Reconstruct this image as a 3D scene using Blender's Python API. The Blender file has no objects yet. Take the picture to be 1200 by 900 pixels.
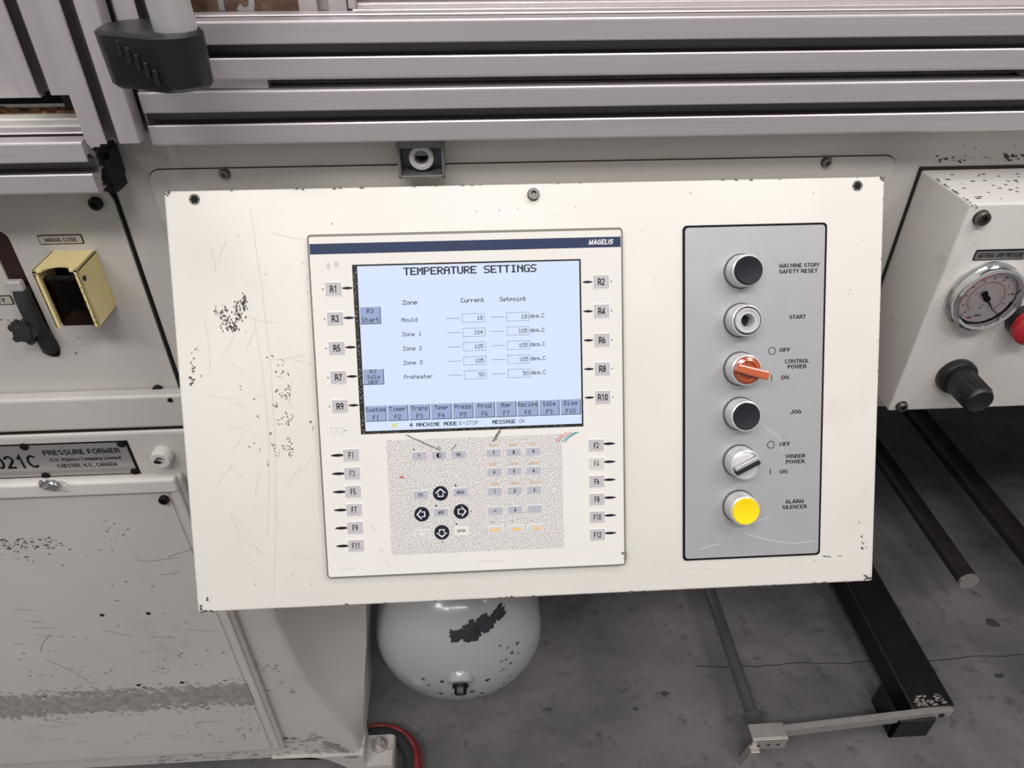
import bpy, bmesh, math, random
from mathutils import Vector, Matrix
random.seed(7)
S = bpy.context.scene
COL = S.collection
PI = math.pi

# ---------------------------------------------------------------- camera, world, lights, exposure
CAM_Z = 1.42
cam_d = bpy.data.cameras.new('camera'); cam = bpy.data.objects.new('camera', cam_d); COL.objects.link(cam)
cam_d.sensor_width = 36; cam_d.lens = 36 * 834 / 1200; cam_d.clip_start = 0.02
pitch, yaw = math.radians(36.5), math.radians(3.2)
fwd = Vector((math.sin(yaw) * math.cos(pitch), math.cos(yaw) * math.cos(pitch), -math.sin(pitch)))
cam.location = (0, 0, CAM_Z)
cam.rotation_euler = fwd.to_track_quat('-Z', 'Y').to_euler()
S.camera = cam

world = bpy.data.worlds.new('world'); S.world = world; world.use_nodes = True
bg = world.node_tree.nodes['Background']
bg.inputs[0].default_value = (0.965, 0.965, 0.99, 1); bg.inputs[1].default_value = 0.37


def lamp(loc, tgt, sx, sy, power, col=(1, .97, .955)):
    d = bpy.data.lights.new('ceiling_lamp', 'AREA'); d.shape = 'RECTANGLE'; d.size = sx; d.size_y = sy
    d.energy = power; d.color = col
    o = bpy.data.objects.new('ceiling_lamp', d); COL.objects.link(o); o.location = loc
    o.rotation_euler = (Vector(tgt) - Vector(loc)).to_track_quat('-Z', 'Y').to_euler()
    return o


lamp((2.1, -0.9, 4.0), (0.1, 0.6, 1.0), 1.3, 0.9, 38)
lamp((-1.6, -1.7, 4.1), (0, 0.6, 1.0), 1.6, 0.5, 50)
lamp((0.1, -1.9, 4.2), (0, 0.6, 1.0), 1.6, 0.5, 50)
lamp((0.2, 0.15, 4.2), (0.2, 0.6, 1.2), 1.6, 0.5, 22)

S.view_settings.view_transform = 'Standard'; S.view_settings.look = 'None'
S.view_settings.gamma = 1; S.view_settings.use_curve_mapping = False
S.view_settings.exposure = 0.04

# ---------------------------------------------------------------- materials


def srgb(r, g, b):
    f = lambda c: (c / 255 / 12.92) if c / 255 <= .04045 else ((c / 255 + .055) / 1.055) ** 2.4
    return (f(r), f(g), f(b), 1)


def mat(name, col, rough=.5, metal=0, bump=0, bscale=200, var=0, vscale=8, stretch=None, emit=0,
        trans=0, coat=0, dirt=None, dirt_scale=6, dirt_lo=.58, dirt_hi=.75, aniso=0):
    m = bpy.data.materials.new(name); m.use_nodes = True
    nt = m.node_tree; b = nt.nodes['Principled BSDF']
    c = srgb(*col)
    b.inputs['Base Color'].default_value = c
    b.inputs['Roughness'].default_value = rough; b.inputs['Metallic'].default_value = metal
    b.inputs['Coat Weight'].default_value = coat
    b.inputs['Transmission Weight'].default_value = trans
    if 'ink' in name or 'button_cap' in name or 'foil' in name or 'key' in name: b.inputs['Specular IOR Level'].default_value = .2
    if emit:
        b.inputs['Emission Color'].default_value = c; b.inputs['Emission Strength'].default_value = emit
    tc = nt.nodes.new('ShaderNodeTexCoord')
    mp = nt.nodes.new('ShaderNodeMapping'); nt.links.new(tc.outputs['Object'], mp.inputs[0])
    if stretch: mp.inputs['Scale'].default_value = stretch
    last = None
    if var:
        n = nt.nodes.new('ShaderNodeTexNoise'); n.inputs['Scale'].default_value = vscale
        n.inputs['Detail'].default_value = 6; nt.links.new(mp.outputs[0], n.inputs[0])
        r = nt.nodes.new('ShaderNodeValToRGB'); nt.links.new(n.outputs[0], r.inputs[0])
        r.color_ramp.elements[0].position = .3; r.color_ramp.elements[1].position = .7
        r.color_ramp.elements[0].color = tuple(max(0, x * (1 - var)) for x in c[:3]) + (1,)
        r.color_ramp.elements[1].color = tuple(min(1, x * (1 + var * .6)) for x in c[:3]) + (1,)
        last = r.outputs[0]
    if dirt:
        n2 = nt.nodes.new('ShaderNodeTexNoise'); n2.inputs['Scale'].default_value = dirt_scale
        n2.inputs['Detail'].default_value = 9; n2.inputs['Roughness'].default_value = .7
        nt.links.new(mp.outputs[0], n2.inputs[0])
        r2 = nt.nodes.new('ShaderNodeMapRange'); nt.links.new(n2.outputs[0], r2.inputs[0])
        r2.inputs[1].default_value = dirt_lo; r2.inputs[2].default_value = dirt_hi
        mx = nt.nodes.new('ShaderNodeMix'); mx.data_type = 'RGBA'
        nt.links.new(r2.outputs[0], mx.inputs[0])
        if last: nt.links.new(last, mx.inputs[6])
        else: mx.inputs[6].default_value = c
        mx.inputs[7].default_value = srgb(*dirt); last = mx.outputs[2]
    if last: nt.links.new(last, b.inputs['Base Color'])
    if bump:
        n3 = nt.nodes.new('ShaderNodeTexNoise'); n3.inputs['Scale'].default_value = bscale
        n3.inputs['Detail'].default_value = 3; nt.links.new(mp.outputs[0], n3.inputs[0])
        bp = nt.nodes.new('ShaderNodeBump'); bp.inputs['Strength'].default_value = bump
        bp.inputs['Distance'].default_value = .001
        nt.links.new(n3.outputs[0], bp.inputs['Height']); nt.links.new(bp.outputs[0], b.inputs['Normal'])
    return m


M = {}
M['console'] = mat('cream_paint', (222, 217, 209), .42, bump=.12, bscale=260, var=.035, vscale=9, dirt=(190, 176, 162), dirt_scale=5, dirt_lo=.6, dirt_hi=1.0)
M['body'] = mat('grey_machine_paint', (190, 186, 180), .38, bump=.12, bscale=200, var=.05, vscale=5, dirt=(140, 132, 124), dirt_scale=7, dirt_lo=.6, dirt_hi=1.0)
M['door'] = mat('door_paint', (194, 189, 184), .42, bump=.15, bscale=150, var=.05, vscale=6, dirt=(146, 136, 130), dirt_scale=9, dirt_lo=.58, dirt_hi=.95)
M['box'] = mat('box_paint', (206, 202, 196), .4, bump=.25, bscale=230, var=.04, vscale=7, dirt=(150, 142, 132), dirt_scale=9, dirt_lo=.62, dirt_hi=.95)
M['alu_x'] = mat('aluminium_brushed_along', (206, 199, 200), .38, .6, bump=.10, bscale=60, var=.05, vscale=14, stretch=(.3, 9, 9))
M['alu_z'] = mat('aluminium_brushed_upright', (200, 193, 193), .42, .55, bump=.1, bscale=60, var=.05, vscale=14, stretch=(9, 9, .3))
M['alu_slot_shade'] = mat('shaded_slot_metal', (120, 115, 115), .5, .85)  # darker copy of the aluminium: paints the shade inside the profile grooves
M['tube'] = mat('satin_tube', (214, 210, 208), .42, .7, bump=.1, stretch=(6, 6, .5))
M['black'] = mat('black_plastic', (22, 22, 25), .36, bump=.35, bscale=900)
M['blackpaint'] = mat('black_steel', (30, 28, 28), .42, .2, bump=.3, bscale=120, var=.3, vscale=20)
M['dark'] = mat('dark_void', (14, 13, 13), .9)
M['gap'] = mat('black_seal', (16, 15, 15), .7)
M['darkmetal'] = mat('dark_oxide_screw', (46, 44, 44), .4, .8)
M['screw'] = mat('steel_screw', (120, 116, 112), .35, 1)
M['chrome'] = mat('chrome', (222, 222, 222), .12, 1)
M['silver'] = mat('silver_legend_foil', (186, 185, 186), .36, .45, bump=.12, bscale=1400, var=.03, vscale=30)
M['line'] = mat('black_ink', (12, 12, 14), .65)
M['grey_ink'] = mat('grey_ink', (90, 88, 88), .5)
M['lip'] = mat('grey_terminal_lip', (122, 118, 110), .5)
M['white'] = mat('terminal_foil', (226, 222, 216), .38, bump=.05, bscale=900, var=.02, vscale=12)
M['navy'] = mat('navy_ink', (48, 58, 88), .4)
M['key'] = mat('grey_key_foil', (188, 186, 188), .45)
M['keyworn'] = mat('pale_worn_key_foil', (206, 203, 200), .5)
M['keyrim'] = mat('white_key_rim', (236, 234, 230), .5)
M['keynum'] = mat('blue_grey_key_foil', (178, 179, 188), .45)
M['oval'] = mat('dark_lamp_window', (22, 22, 34), .25)
M['arrowkey'] = mat('arrow_key_navy', (32, 34, 46), .4)
M['whiteink'] = mat('white_ink', (236, 236, 236), .5)
M['orange_ink'] = mat('orange_ink', (206, 160, 110), .6)
M['amber'] = mat('amber_ink', (240, 190, 110), .5)
M['red_ink'] = mat('red_ink', (196, 66, 60), .5)
M['teal_ink'] = mat('teal_ink', (40, 150, 165), .5)
M['stain'] = mat('grey_stain', (196, 189, 178), .6, var=.1, vscale=80)
M['bezelwhite'] = mat('white_button_bezel', (206, 205, 204), .3, .25, coat=.3)
M['capblack'] = mat('black_button_cap', (36, 38, 43), .5, bump=.2, bscale=600)
M['yellowcap'] = mat('yellow_button_cap', (236, 206, 24), .4, bump=.2, bscale=500, emit=.12)
M['orangecap'] = mat('orange_clear_plastic', (206, 104, 62), .18, 0, coat=.6, trans=.2)
M['orangedeep'] = mat('deep_orange_plastic', (158, 72, 44), .15, 0, coat=.6)
M['yellow'] = mat('yellow_enamel', (226, 208, 148), .4, bump=.1, var=.05, vscale=30, dirt=(178, 156, 100), dirt_scale=40, dirt_lo=.6, dirt_hi=.8)
M['chip'] = mat('bare_dark_metal', (92, 88, 86), .6, .2, var=.2, vscale=300)
M['chipdark'] = mat('primer_black', (40, 40, 46), .6)
M['chipgrey'] = mat('worn_grey_steel', (158, 151, 146), .6, .1, var=.25, vscale=70)
M['scratch'] = mat('scratch_grey', (196, 190, 181), .6)
M['tank'] = mat('tank_enamel', (172, 172, 170), .22, bump=.05, bscale=30, coat=.35)
M['rubber'] = mat('dark_rubber', (38, 38, 40), .7)
M['red'] = mat('red_sleeve', (128, 40, 44), .55, bump=.6, bscale=500)
M['redcap'] = mat('red_plastic', (170, 36, 44), .4)
M['rawsteel'] = mat('raw_steel', (186, 181, 175), .42, .6, bump=.4, bscale=90, var=.12, vscale=40, dirt=(96, 91, 86), dirt_scale=50, dirt_lo=.6, dirt_hi=.75)
M['rodsteel'] = mat('grimy_rod', (78, 72, 70), .45, .7, var=.3, vscale=20)
M['midsteel'] = mat('dull_steel_bar', (128, 124, 124), .38, .7, var=.15, vscale=20)
M['wood'] = mat('chipped_board', (176, 134, 96), .8, bump=.8, bscale=90, var=.3, vscale=30, dirt=(90, 58, 36), dirt_scale=60, dirt_lo=.5, dirt_hi=.6)
M['tan'] = mat('tan_print', (206, 178, 148), .5, var=.1, vscale=6, dirt=(138, 104, 84), dirt_scale=8, dirt_lo=.50, dirt_hi=.60)
M['beige'] = mat('beige_panel', (206, 190, 170), .5, var=.05)
M['castgrey'] = mat('cast_zinc', (118, 116, 118), .5, .5, bump=.3, bscale=400)
M['castlight'] = mat('cast_zinc_light', (196, 194, 192), .5, .4, bump=.5, bscale=600)
M['dial'] = mat('dial_white', (244, 232, 230), .5)
M['nameplate'] = mat('silver_nameplate', (178, 176, 174), .3, .7, bump=.1, stretch=(1, 8, 1))
M['label'] = mat('grey_label', (176, 170, 158), .5)
M['darklabel'] = mat('dark_grey_label', (104, 100, 100), .45)
M['foil'] = mat('crumpled_foil', (215, 215, 218), .18, 1, bump=1, bscale=120)
M['floorstain'] = mat('floor_stain', (66, 63, 63), .6, var=.2, vscale=60)
M['maroon'] = mat('maroon_inside', (40, 8, 12), .6)



def thin_glass(name, col):
    m = bpy.data.materials.new(name); m.use_nodes = True; nt = m.node_tree
    nt.nodes.remove(nt.nodes['Principled BSDF'])
    t = nt.nodes.new('ShaderNodeBsdfTransparent'); t.inputs[0].default_value = col
    g = nt.nodes.new('ShaderNodeBsdfGlossy'); g.inputs['Roughness'].default_value = .03
    f = nt.nodes.new('ShaderNodeFresnel'); f.inputs[0].default_value = 1.3
    x = nt.nodes.new('ShaderNodeMixShader')
    nt.links.new(f.outputs[0], x.inputs[0]); nt.links.new(t.outputs[0], x.inputs[1]); nt.links.new(g.outputs[0], x.inputs[2])
    nt.links.new(x.outputs[0], nt.nodes['Material Output'].inputs[0]); return m


M['paneglass'] = thin_glass('clear_pane', (.95, .95, .95, 1)); M['glass'] = thin_glass('gauge_glass', (.97, .97, .97, 1))
M['brown'] = thin_glass('smoked_cover', (.20, .13, .10, 1))

# the concrete floor
m = bpy.data.materials.new('stained_concrete'); m.use_nodes = True; nt = m.node_tree; b = nt.nodes['Principled BSDF']
tc = nt.nodes.new('ShaderNodeTexCoord')


def noise(scale, detail=8, rough=.6):
    n = nt.nodes.new('ShaderNodeTexNoise'); n.inputs['Scale'].default_value = scale
    n.inputs['Detail'].default_value = detail; n.inputs['Roughness'].default_value = rough
    nt.links.new(tc.outputs['Object'], n.inputs[0]); return n


def ramp(src, stops):
    r = nt.nodes.new('ShaderNodeValToRGB'); nt.links.new(src, r.inputs[0]); e = r.color_ramp.elements
    for i, (p, c) in enumerate(stops):
        el = e[i] if i < 2 else e.new(p)
        el.position = p; el.color = c
    return r


n1, n2, n3 = noise(3.2), noise(26, 6, .7), noise(9, 10, .75)
r1 = ramp(n1.outputs[0], [(.3, srgb(76, 74, 76)), (.7, srgb(128, 123, 124))])
r2 = ramp(n2.outputs[0], [(.56, (1, 1, 1, 1)), (.72, (.36, .35, .36, 1))])
r3 = ramp(n3.outputs[0], [(.6, (1, 1, 1, 1)), (.70, (.5, .5, .51, 1))])
mx = nt.nodes.new('ShaderNodeMix'); mx.data_type = 'RGBA'; mx.blend_type = 'MULTIPLY'; mx.inputs[0].default_value = .85
nt.links.new(r1.outputs[0], mx.inputs[6]); nt.links.new(r2.outputs[0], mx.inputs[7])
mx2 = nt.nodes.new('ShaderNodeMix'); mx2.data_type = 'RGBA'; mx2.blend_type = 'MULTIPLY'; mx2.inputs[0].default_value = .7
nt.links.new(mx.outputs[2], mx2.inputs[6]); nt.links.new(r3.outputs[0], mx2.inputs[7])
nt.links.new(mx2.outputs[2], b.inputs['Base Color']); b.inputs['Roughness'].default_value = .65; b.inputs['Specular IOR Level'].default_value = .35
bp = nt.nodes.new('ShaderNodeBump'); bp.inputs['Strength'].default_value = .25; bp.inputs['Distance'].default_value = .004
nt.links.new(n3.outputs[0], bp.inputs['Height']); nt.links.new(bp.outputs[0], b.inputs['Normal'])
M['floor'] = m

# speckled print of the keypad field
m = bpy.data.materials.new('speckled_keypad_print'); m.use_nodes = True; nt = m.node_tree; b = nt.nodes['Principled BSDF']
tc = nt.nodes.new('ShaderNodeTexCoord')
n1 = noise(1050, 2, .5)
r1 = ramp(n1.outputs[0], [(.40, srgb(150, 147, 146)), (.52, srgb(226, 222, 219))])
nt.links.new(r1.outputs[0], b.inputs['Base Color']); b.inputs['Roughness'].default_value = .45
M['speckle'] = m


def screenmat(name, col, strength):
    m = bpy.data.materials.new(name); m.use_nodes = True
    b = m.node_tree.nodes['Principled BSDF']; b.inputs['Base Color'].default_value = (.02, .02, .02, 1)
    b.inputs['Roughness'].default_value = .35; b.inputs['Specular IOR Level'].default_value = .2
    b.inputs['Emission Color'].default_value = srgb(*col); b.inputs['Emission Strength'].default_value = strength
    return m


M['lcd'] = screenmat('lcd_pale_blue', (210, 222, 246), 1.02)
M['lcdkey'] = screenmat('lcd_key_blue', (152, 168, 204), .98)
M['lcdlight'] = screenmat('lcd_key_light_edge', (214, 224, 242), .92)
M['lcddark'] = screenmat('lcd_key_dark_edge', (70, 82, 112), .9)
M['lcdink'] = screenmat('lcd_ink', (24, 28, 44), .9)
M['lcdyellow'] = screenmat('lcd_yellow_mark', (232, 226, 150), .9)

# ---------------------------------------------------------------- helpers


def link(name, bm_or_mesh, material, parent=None, smooth=False):
    if isinstance(bm_or_mesh, bmesh.types.BMesh):
        bmesh.ops.recalc_face_normals(bm_or_mesh, faces=bm_or_mesh.faces[:])
        me = bpy.data.meshes.new(name); bm_or_mesh.to_mesh(me); bm_or_mesh.free()
    else: me = bm_or_mesh
    mats = material if isinstance(material, (list, tuple)) else [material]
    for k in mats: me.materials.append(M[k])
    if smooth:
        for p in me.polygons: p.use_smooth = True
        try: me.set_sharp_from_angle(angle=math.radians(38))
        except Exception: pass
    o = bpy.data.objects.new(name, me); COL.objects.link(o)
    if parent: o.parent = parent
    return o


def tag(o, label=None, cat=None, group=None, kind=None):
    if label: o['label'] = label
    if cat: o['category'] = cat
    if group: o['group'] = group
    if kind: o['kind'] = kind
    return o


def thing(name, label, cat, loc=(0, 0, 0), rot=(0, 0, 0), group=None):
    o = bpy.data.objects.new(name, None); COL.objects.link(o); o.empty_display_size = .02
    o.location = loc; o.rotation_euler = rot
    return tag(o, label, cat, group)


def copy_tree(o, parent=None):
    c = o.copy(); COL.objects.link(c)
    if parent: c.parent = parent
    for ch in list(o.children): copy_tree(ch, c)
    return c


WALL = (PI / 2, 0, 0)          # local x right, local y up, local z out of the machine, towards the operator


def box(bm, x0, x1, y0, y1, z0, z1, bev=0, seg=2, mi=0):
    r = bmesh.ops.create_cube(bm, size=1)
    vs = r['verts']
    for v in vs:
        v.co = Vector(((x0 + x1) / 2 + v.co.x * (x1 - x0), (y0 + y1) / 2 + v.co.y * (y1 - y0), (z0 + z1) / 2 + v.co.z * (z1 - z0)))
    fs = set(f for v in vs for f in v.link_faces)
    for f in fs: f.material_index = mi
    if bev:
        es = list(set(e for v in vs for e in v.link_edges))
        bmesh.ops.bevel(bm, geom=es, offset=bev, segments=seg, affect='EDGES', profile=.5)
    return bm


def BX(*a, **k): return box(bmesh.new(), *a, **k)


def prism(bm, pts, z0, z1, axis='z', mi=0):
    """polygon pts (a,b) swept along axis"""
    def P(a, b_, t):
        return {'z': (a, b_, t), 'x': (t, a, b_), 'y': (a, t, b_)}[axis]
    v0 = [bm.verts.new(P(a, b_, z0)) for a, b_ in pts]; v1 = [bm.verts.new(P(a, b_, z1)) for a, b_ in pts]
    n = len(pts)
    fs = [bm.faces.new(v0[::-1]), bm.faces.new(v1)]
    for i in range(n): fs.append(bm.faces.new((v0[i], v0[(i + 1) % n], v1[(i + 1) % n], v1[i])))
    for f in fs: f.material_index = mi
    return bm


def rrect(x0, x1, y0, y1, r, n=5):
    pts = []
    for cx, cy, a0 in ((x1 - r, y1 - r, 0), (x0 + r, y1 - r, 90), (x0 + r, y0 + r, 180), (x1 - r, y0 + r, 270)):
        for i in range(n + 1):
            a = math.radians(a0 + 90 * i / n); pts.append((cx + r * math.cos(a), cy + r * math.sin(a)))
    return pts


def lathe(bm, prof, n=36, cx=0, cy=0, mi=0):
    """profile of (r, z) revolved about local z"""
    rings = []
    for r, z in prof:
        if r < 1e-7: rings.append([bm.verts.new((cx, cy, z))])
        else: rings.append([bm.verts.new((cx + r * math.cos(2 * PI * i / n), cy + r * math.sin(2 * PI * i / n), z)) for i in range(n)])
    for a, b_ in zip(rings, rings[1:]):
        for i in range(n):
            j = (i + 1) % n
            if len(a) == 1 and len(b_) == 1: continue
            if len(a) == 1: f = bm.faces.new((a[0], b_[i], b_[j]))
            elif len(b_) == 1: f = bm.faces.new((a[i], a[j], b_[0]))
            else: f = bm.faces.new((a[i], a[j], b_[j], b_[i]))
            f.material_index = mi
    return bm


def tube(bm, pts, r, n=12, closed_ends=True, mi=0):
    pts = [Vector(p) for p in pts]; rings = []
    up = None
    for i, p in enumerate(pts):
        d = (pts[min(i + 1, len(pts) - 1)] - pts[max(i - 1, 0)]).normalized()
        if up is None: up = d.orthogonal().normalized()
        up = (up - d * up.dot(d)).normalized(); s = d.cross(up)
        rings.append([bm.verts.new(p + (up * math.cos(2 * PI * k / n) + s * math.sin(2 * PI * k / n)) * r) for k in range(n)])
    for a, b_ in zip(rings, rings[1:]):
        for i in range(n):
            f = bm.faces.new((a[i], a[(i + 1) % n], b_[(i + 1) % n], b_[i])); f.material_index = mi
    if closed_ends: bm.faces.new(rings[0][::-1]); bm.faces.new(rings[-1])
    return bm


def ring(bm, cx, cy, r0, r1, z, n=32, a0=0, a1=360, mi=0):
    k = n; full = (a1 - a0) >= 360
    vs = []
    for i in range(k + (0 if full else 1)):
        a = math.radians(a0 + (a1 - a0) * i / k)
        vs.append((bm.verts.new((cx + r0 * math.cos(a), cy + r0 * math.sin(a), z)), bm.verts.new((cx + r1 * math.cos(a), cy + r1 * math.sin(a), z))))
    for i in range(k):
        a, b_ = vs[i], vs[(i + 1) % len(vs)]
        f = bm.faces.new((a[0], a[1], b_[1], b_[0])); f.material_index = mi
    return bm


def quad(bm, x0, x1, y0, y1, z, mi=0):
    f = bm.faces.new([bm.verts.new(p) for p in ((x0, y0, z), (x1, y0, z), (x1, y1, z), (x0, y1, z))]); f.material_index = mi
    return bm


def poly(bm, pts, z, mi=0):
    f = bm.faces.new([bm.verts.new((x, y, z)) for x, y in pts]); f.material_index = mi
    return bm


def EL(cx, cy, rx, ry, a0, a1, n=10):
    return [(cx + rx * math.cos(math.radians(a0 + (a1 - a0) * i / n)), cy + ry * math.sin(math.radians(a0 + (a1 - a0) * i / n))) for i in range(n + 1)]


# grotesque stroke lettering: (width, strokes), caps are 1 high
_P = [(.1, 0), (.1, .925), (.34, .925)] + EL(.34, .69, .22, .235, 90, -90) + [(.1, .455)]
F_ = {
 'A': (.70, [[(.05, 0), (.35, .95), (.65, 0)], [(.17, .30), (.53, .30)]]), 'B': (.68, [[(.1, .075), (.1, .925), (.36, .925)] + EL(.36, .715, .19, .21, 90, -90) + [(.1, .505)], [(.36, .505)] + EL(.37, .29, .21, .215, 90, -90) + [(.1, .075)]]),
 'C': (.70, [EL(.36, .5, .27, .425, 42, 318, 18)]), 'D': (.70, [[(.1, .075), (.1, .925), (.3, .925)] + EL(.3, .5, .3, .425, 90, -90, 14) + [(.1, .075)]]),
 'E': (.62, [[(.57, .925), (.1, .925), (.1, .075), (.58, .075)], [(.1, .505), (.53, .505)]]), 'F': (.60, [[(.57, .925), (.1, .925), (.1, 0)], [(.1, .49), (.52, .49)]]),
 'G': (.74, [EL(.36, .5, .27, .425, 42, 325, 18) + [(.62, .25), (.62, .46), (.38, .46)]]), 'H': (.70, [[(.1, 0), (.1, 1)], [(.6, 0), (.6, 1)], [(.1, .5), (.6, .5)]]),
 'I': (.24, [[(.12, 0), (.12, 1)]]), 'J': (.56, [[(.45, 1), (.45, .28)] + EL(.265, .28, .185, .205, 0, -180)]), 'K': (.68, [[(.1, 0), (.1, 1)], [(.6, .98), (.12, .40)], [(.27, .56), (.63, .0)]]),
 'L': (.56, [[(.1, 1), (.1, .075), (.53, .075)]]), 'M': (.82, [[(.1, 0), (.1, .94), (.41, .12), (.72, .94), (.72, 0)]]), 'N': (.72, [[(.1, 0), (.1, .95), (.62, .05), (.62, 1)]]),
 'O': (.76, [EL(.38, .5, .29, .425, 0, 360, 22)]), 'P': (.64, [_P]), 'R': (.68, [_P, [(.36, .455), (.58, .25), (.61, 0)]]),
 'S': (.66, [EL(.33, .705, .22, .22, 25, 250, 12) + EL(.33, .29, .24, .215, 75, -155, 12)]), 'T': (.62, [[(.02, .925), (.60, .925)], [(.31, .925), (.31, 0)]]),
 'U': (.70, [[(.1, 1), (.1, .32)] + EL(.35, .32, .25, .245, 180, 360, 12) + [(.6, 1)]]), 'V': (.66, [[(.04, 1), (.33, .04), (.62, 1)]]),
 'W': (.92, [[(.04, 1), (.25, .05), (.46, .92), (.67, .05), (.88, 1)]]), 'Y': (.66, [[(.04, 1), (.33, .45), (.62, 1)], [(.33, .45), (.33, 0)]]),
 '0': (.58, [EL(.29, .5, .21, .425, 0, 360, 20)]), '1': (.58, [[(.12, .74), (.24, .78), (.34, .95), (.34, 0)]]), '2': (.58, [EL(.28, .68, .21, .245, 170, -35, 12) + [(.07, .075), (.52, .075)]]),
 '3': (.58, [EL(.27, .71, .19, .215, 155, -80, 12), EL(.27, .285, .21, .21, 80, -155, 12)]), '4': (.58, [[(.41, 0), (.41, .92), (.07, .27), (.55, .27)]]),
 '5': (.58, [[(.50, .925), (.15, .925), (.10, .50)] + EL(.28, .31, .21, .235, 125, -155, 12)]), '6': (.58, [EL(.29, .31, .20, .235, 0, 360, 18), EL(.39, .38, .30, .54, 95, 190, 10)]),
 '7': (.58, [[(.05, .925), (.50, .925), (.30, .5), (.22, 0)]]), '8': (.58, [EL(.29, .72, .18, .205, 0, 360, 16), EL(.29, .285, .21, .21, 0, 360, 16)]),
 '9': (.58, [EL(.29, .69, .20, .235, 0, 360, 18), EL(.19, .62, .30, .54, -85, 10, 10)]),
 '/': (.34, [[(.02, 0), (.32, 1)]]), '.': (.26, [[(.12, 0), (.12, .15)]]), ',': (.26, [[(.13, .14), (.13, .02), (.08, -.14)]]), '-': (.4, [[(.05, .36), (.35, .36)]]), '+': (.6, [[(.3, .1), (.3, .7)], [(.02, .4), (.58, .4)]]),
 '?': (.56, [EL(.27, .73, .19, .2, 180, -60, 10) + [(.27, .45), (.27, .28)], [(.27, 0), (.27, .14)]]), ' ': (.30, []),
 'a': (.58, [EL(.27, .2, .17, .14, 0, 360, 12), EL(.27, .48, .19, .17, 150, 0, 8) + [(.46, .0)]]), 'b': (.60, [[(.1, 0), (.1, 1)], EL(.31, .34, .21, .28, 0, 360, 14)]), 'c': (.54, [EL(.29, .34, .21, .28, 45, 315, 12)]),
 'd': (.60, [[(.5, 0), (.5, 1)], EL(.29, .34, .21, .28, 0, 360, 14)]), 'e': (.58, [[(.08, .36), (.5, .36)] + EL(.29, .34, .21, .28, 5, 315, 14)]), 'i': (.24, [[(.12, 0), (.12, .7)], [(.12, .86), (.12, 1)]]),
 'l': (.24, [[(.12, 0), (.12, 1)]]), 'm': (.86, [[(.1, 0), (.1, .7)], [(.1, .45)] + EL(.27, .47, .16, .16, 150, 0, 6) + [(.43, 0)], [(.43, .45)] + EL(.6, .47, .16, .16, 150, 0, 6) + [(.76, 0)]]),
 'n': (.60, [[(.1, 0), (.1, .7)], [(.1, .42)] + EL(.3, .43, .2, .2, 150, 0, 8) + [(.5, 0)]]), 'o': (.60, [EL(.3, .34, .22, .28, 0, 360, 14)]), 'p': (.60, [[(.1, -.25), (.1, .7)], EL(.31, .34, .21, .28, 0, 360, 14)]),
 'r': (.38, [[(.1, 0), (.1, .7)], [(.1, .4), (.2, .6), (.36, .64)]]), 's': (.52, [EL(.26, .49, .17, .14, 30, 250, 8) + EL(.26, .21, .18, .14, 70, -155, 8)]),
 't': (.34, [[(.16, .92), (.16, .14), (.3, .07)], [(.02, .62), (.32, .62)]]), 'y': (.56, [[(.05, .7), (.29, .05)], [(.52, .7), (.24, -.12), (.1, -.2)]]),
}


def txt(s, h, x, y, z, material, parent, name='lettering', width=None, align='C', sx=1, bold=0, shear=0, rot=0, spacing=.07):
    """flat printed lettering: cap height h, middle of the caps at (x, y)"""
    t = .15 + bold; pen = 0; L = []
    for c in s:
        w, strokes = F_[c]
        for st in strokes: L.append([(px + pen, py) for px, py in st])
        pen += w + spacing
    tot = pen - spacing
    kx = h * sx if width is None else width / tot
    x0 = {'C': tot / 2, 'L': 0, 'R': tot}[align]
    ca, sa = math.cos(rot), math.sin(rot)
    bm = bmesh.new()

    def V(px, py):
        ax, ay = (px + shear * py - x0) * kx, (py - .5) * h
        return bm.verts.new((x + ax * ca - ay * sa, y + ax * sa + ay * ca, z))
    for st in L:
        n = len(st); closed = n > 8 and math.dist(st[0], st[-1]) < 1e-4
        offs = []
        for i in range(n):
            if closed: a, b_ = st[(i - 1) if i > 0 else n - 2], st[(i + 1) if i < n - 1 else 1]
            else: a, b_ = st[max(i - 1, 0)], st[min(i + 1, n - 1)]
            p = st[i]
            d1 = Vector((p[0] - a[0], p[1] - a[1])); d2 = Vector((b_[0] - p[0], b_[1] - p[1]))
            if d1.length < 1e-6: d1 = d2
            if d2.length < 1e-6: d2 = d1
            n1 = Vector((-d1.y, d1.x)).normalized(); n2 = Vector((-d2.y, d2.x)).normalized(); m_ = n1 + n2
            if m_.length < .3: m_ = n1
            else: m_ = m_.normalized() / max(.35, m_.normalized().dot(n1))
            offs.append((m_.x * t / 2, m_.y * t / 2))
        pv = None
        for p, o_ in zip(st, offs):
            cv = (V(p[0] + o_[0], p[1] + o_[1]), V(p[0] - o_[0], p[1] - o_[1]))
            if pv: bm.faces.new((pv[0], pv[1], cv[1], cv[0]))
            pv = cv
    return link(name, bm, material, parent)


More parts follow.
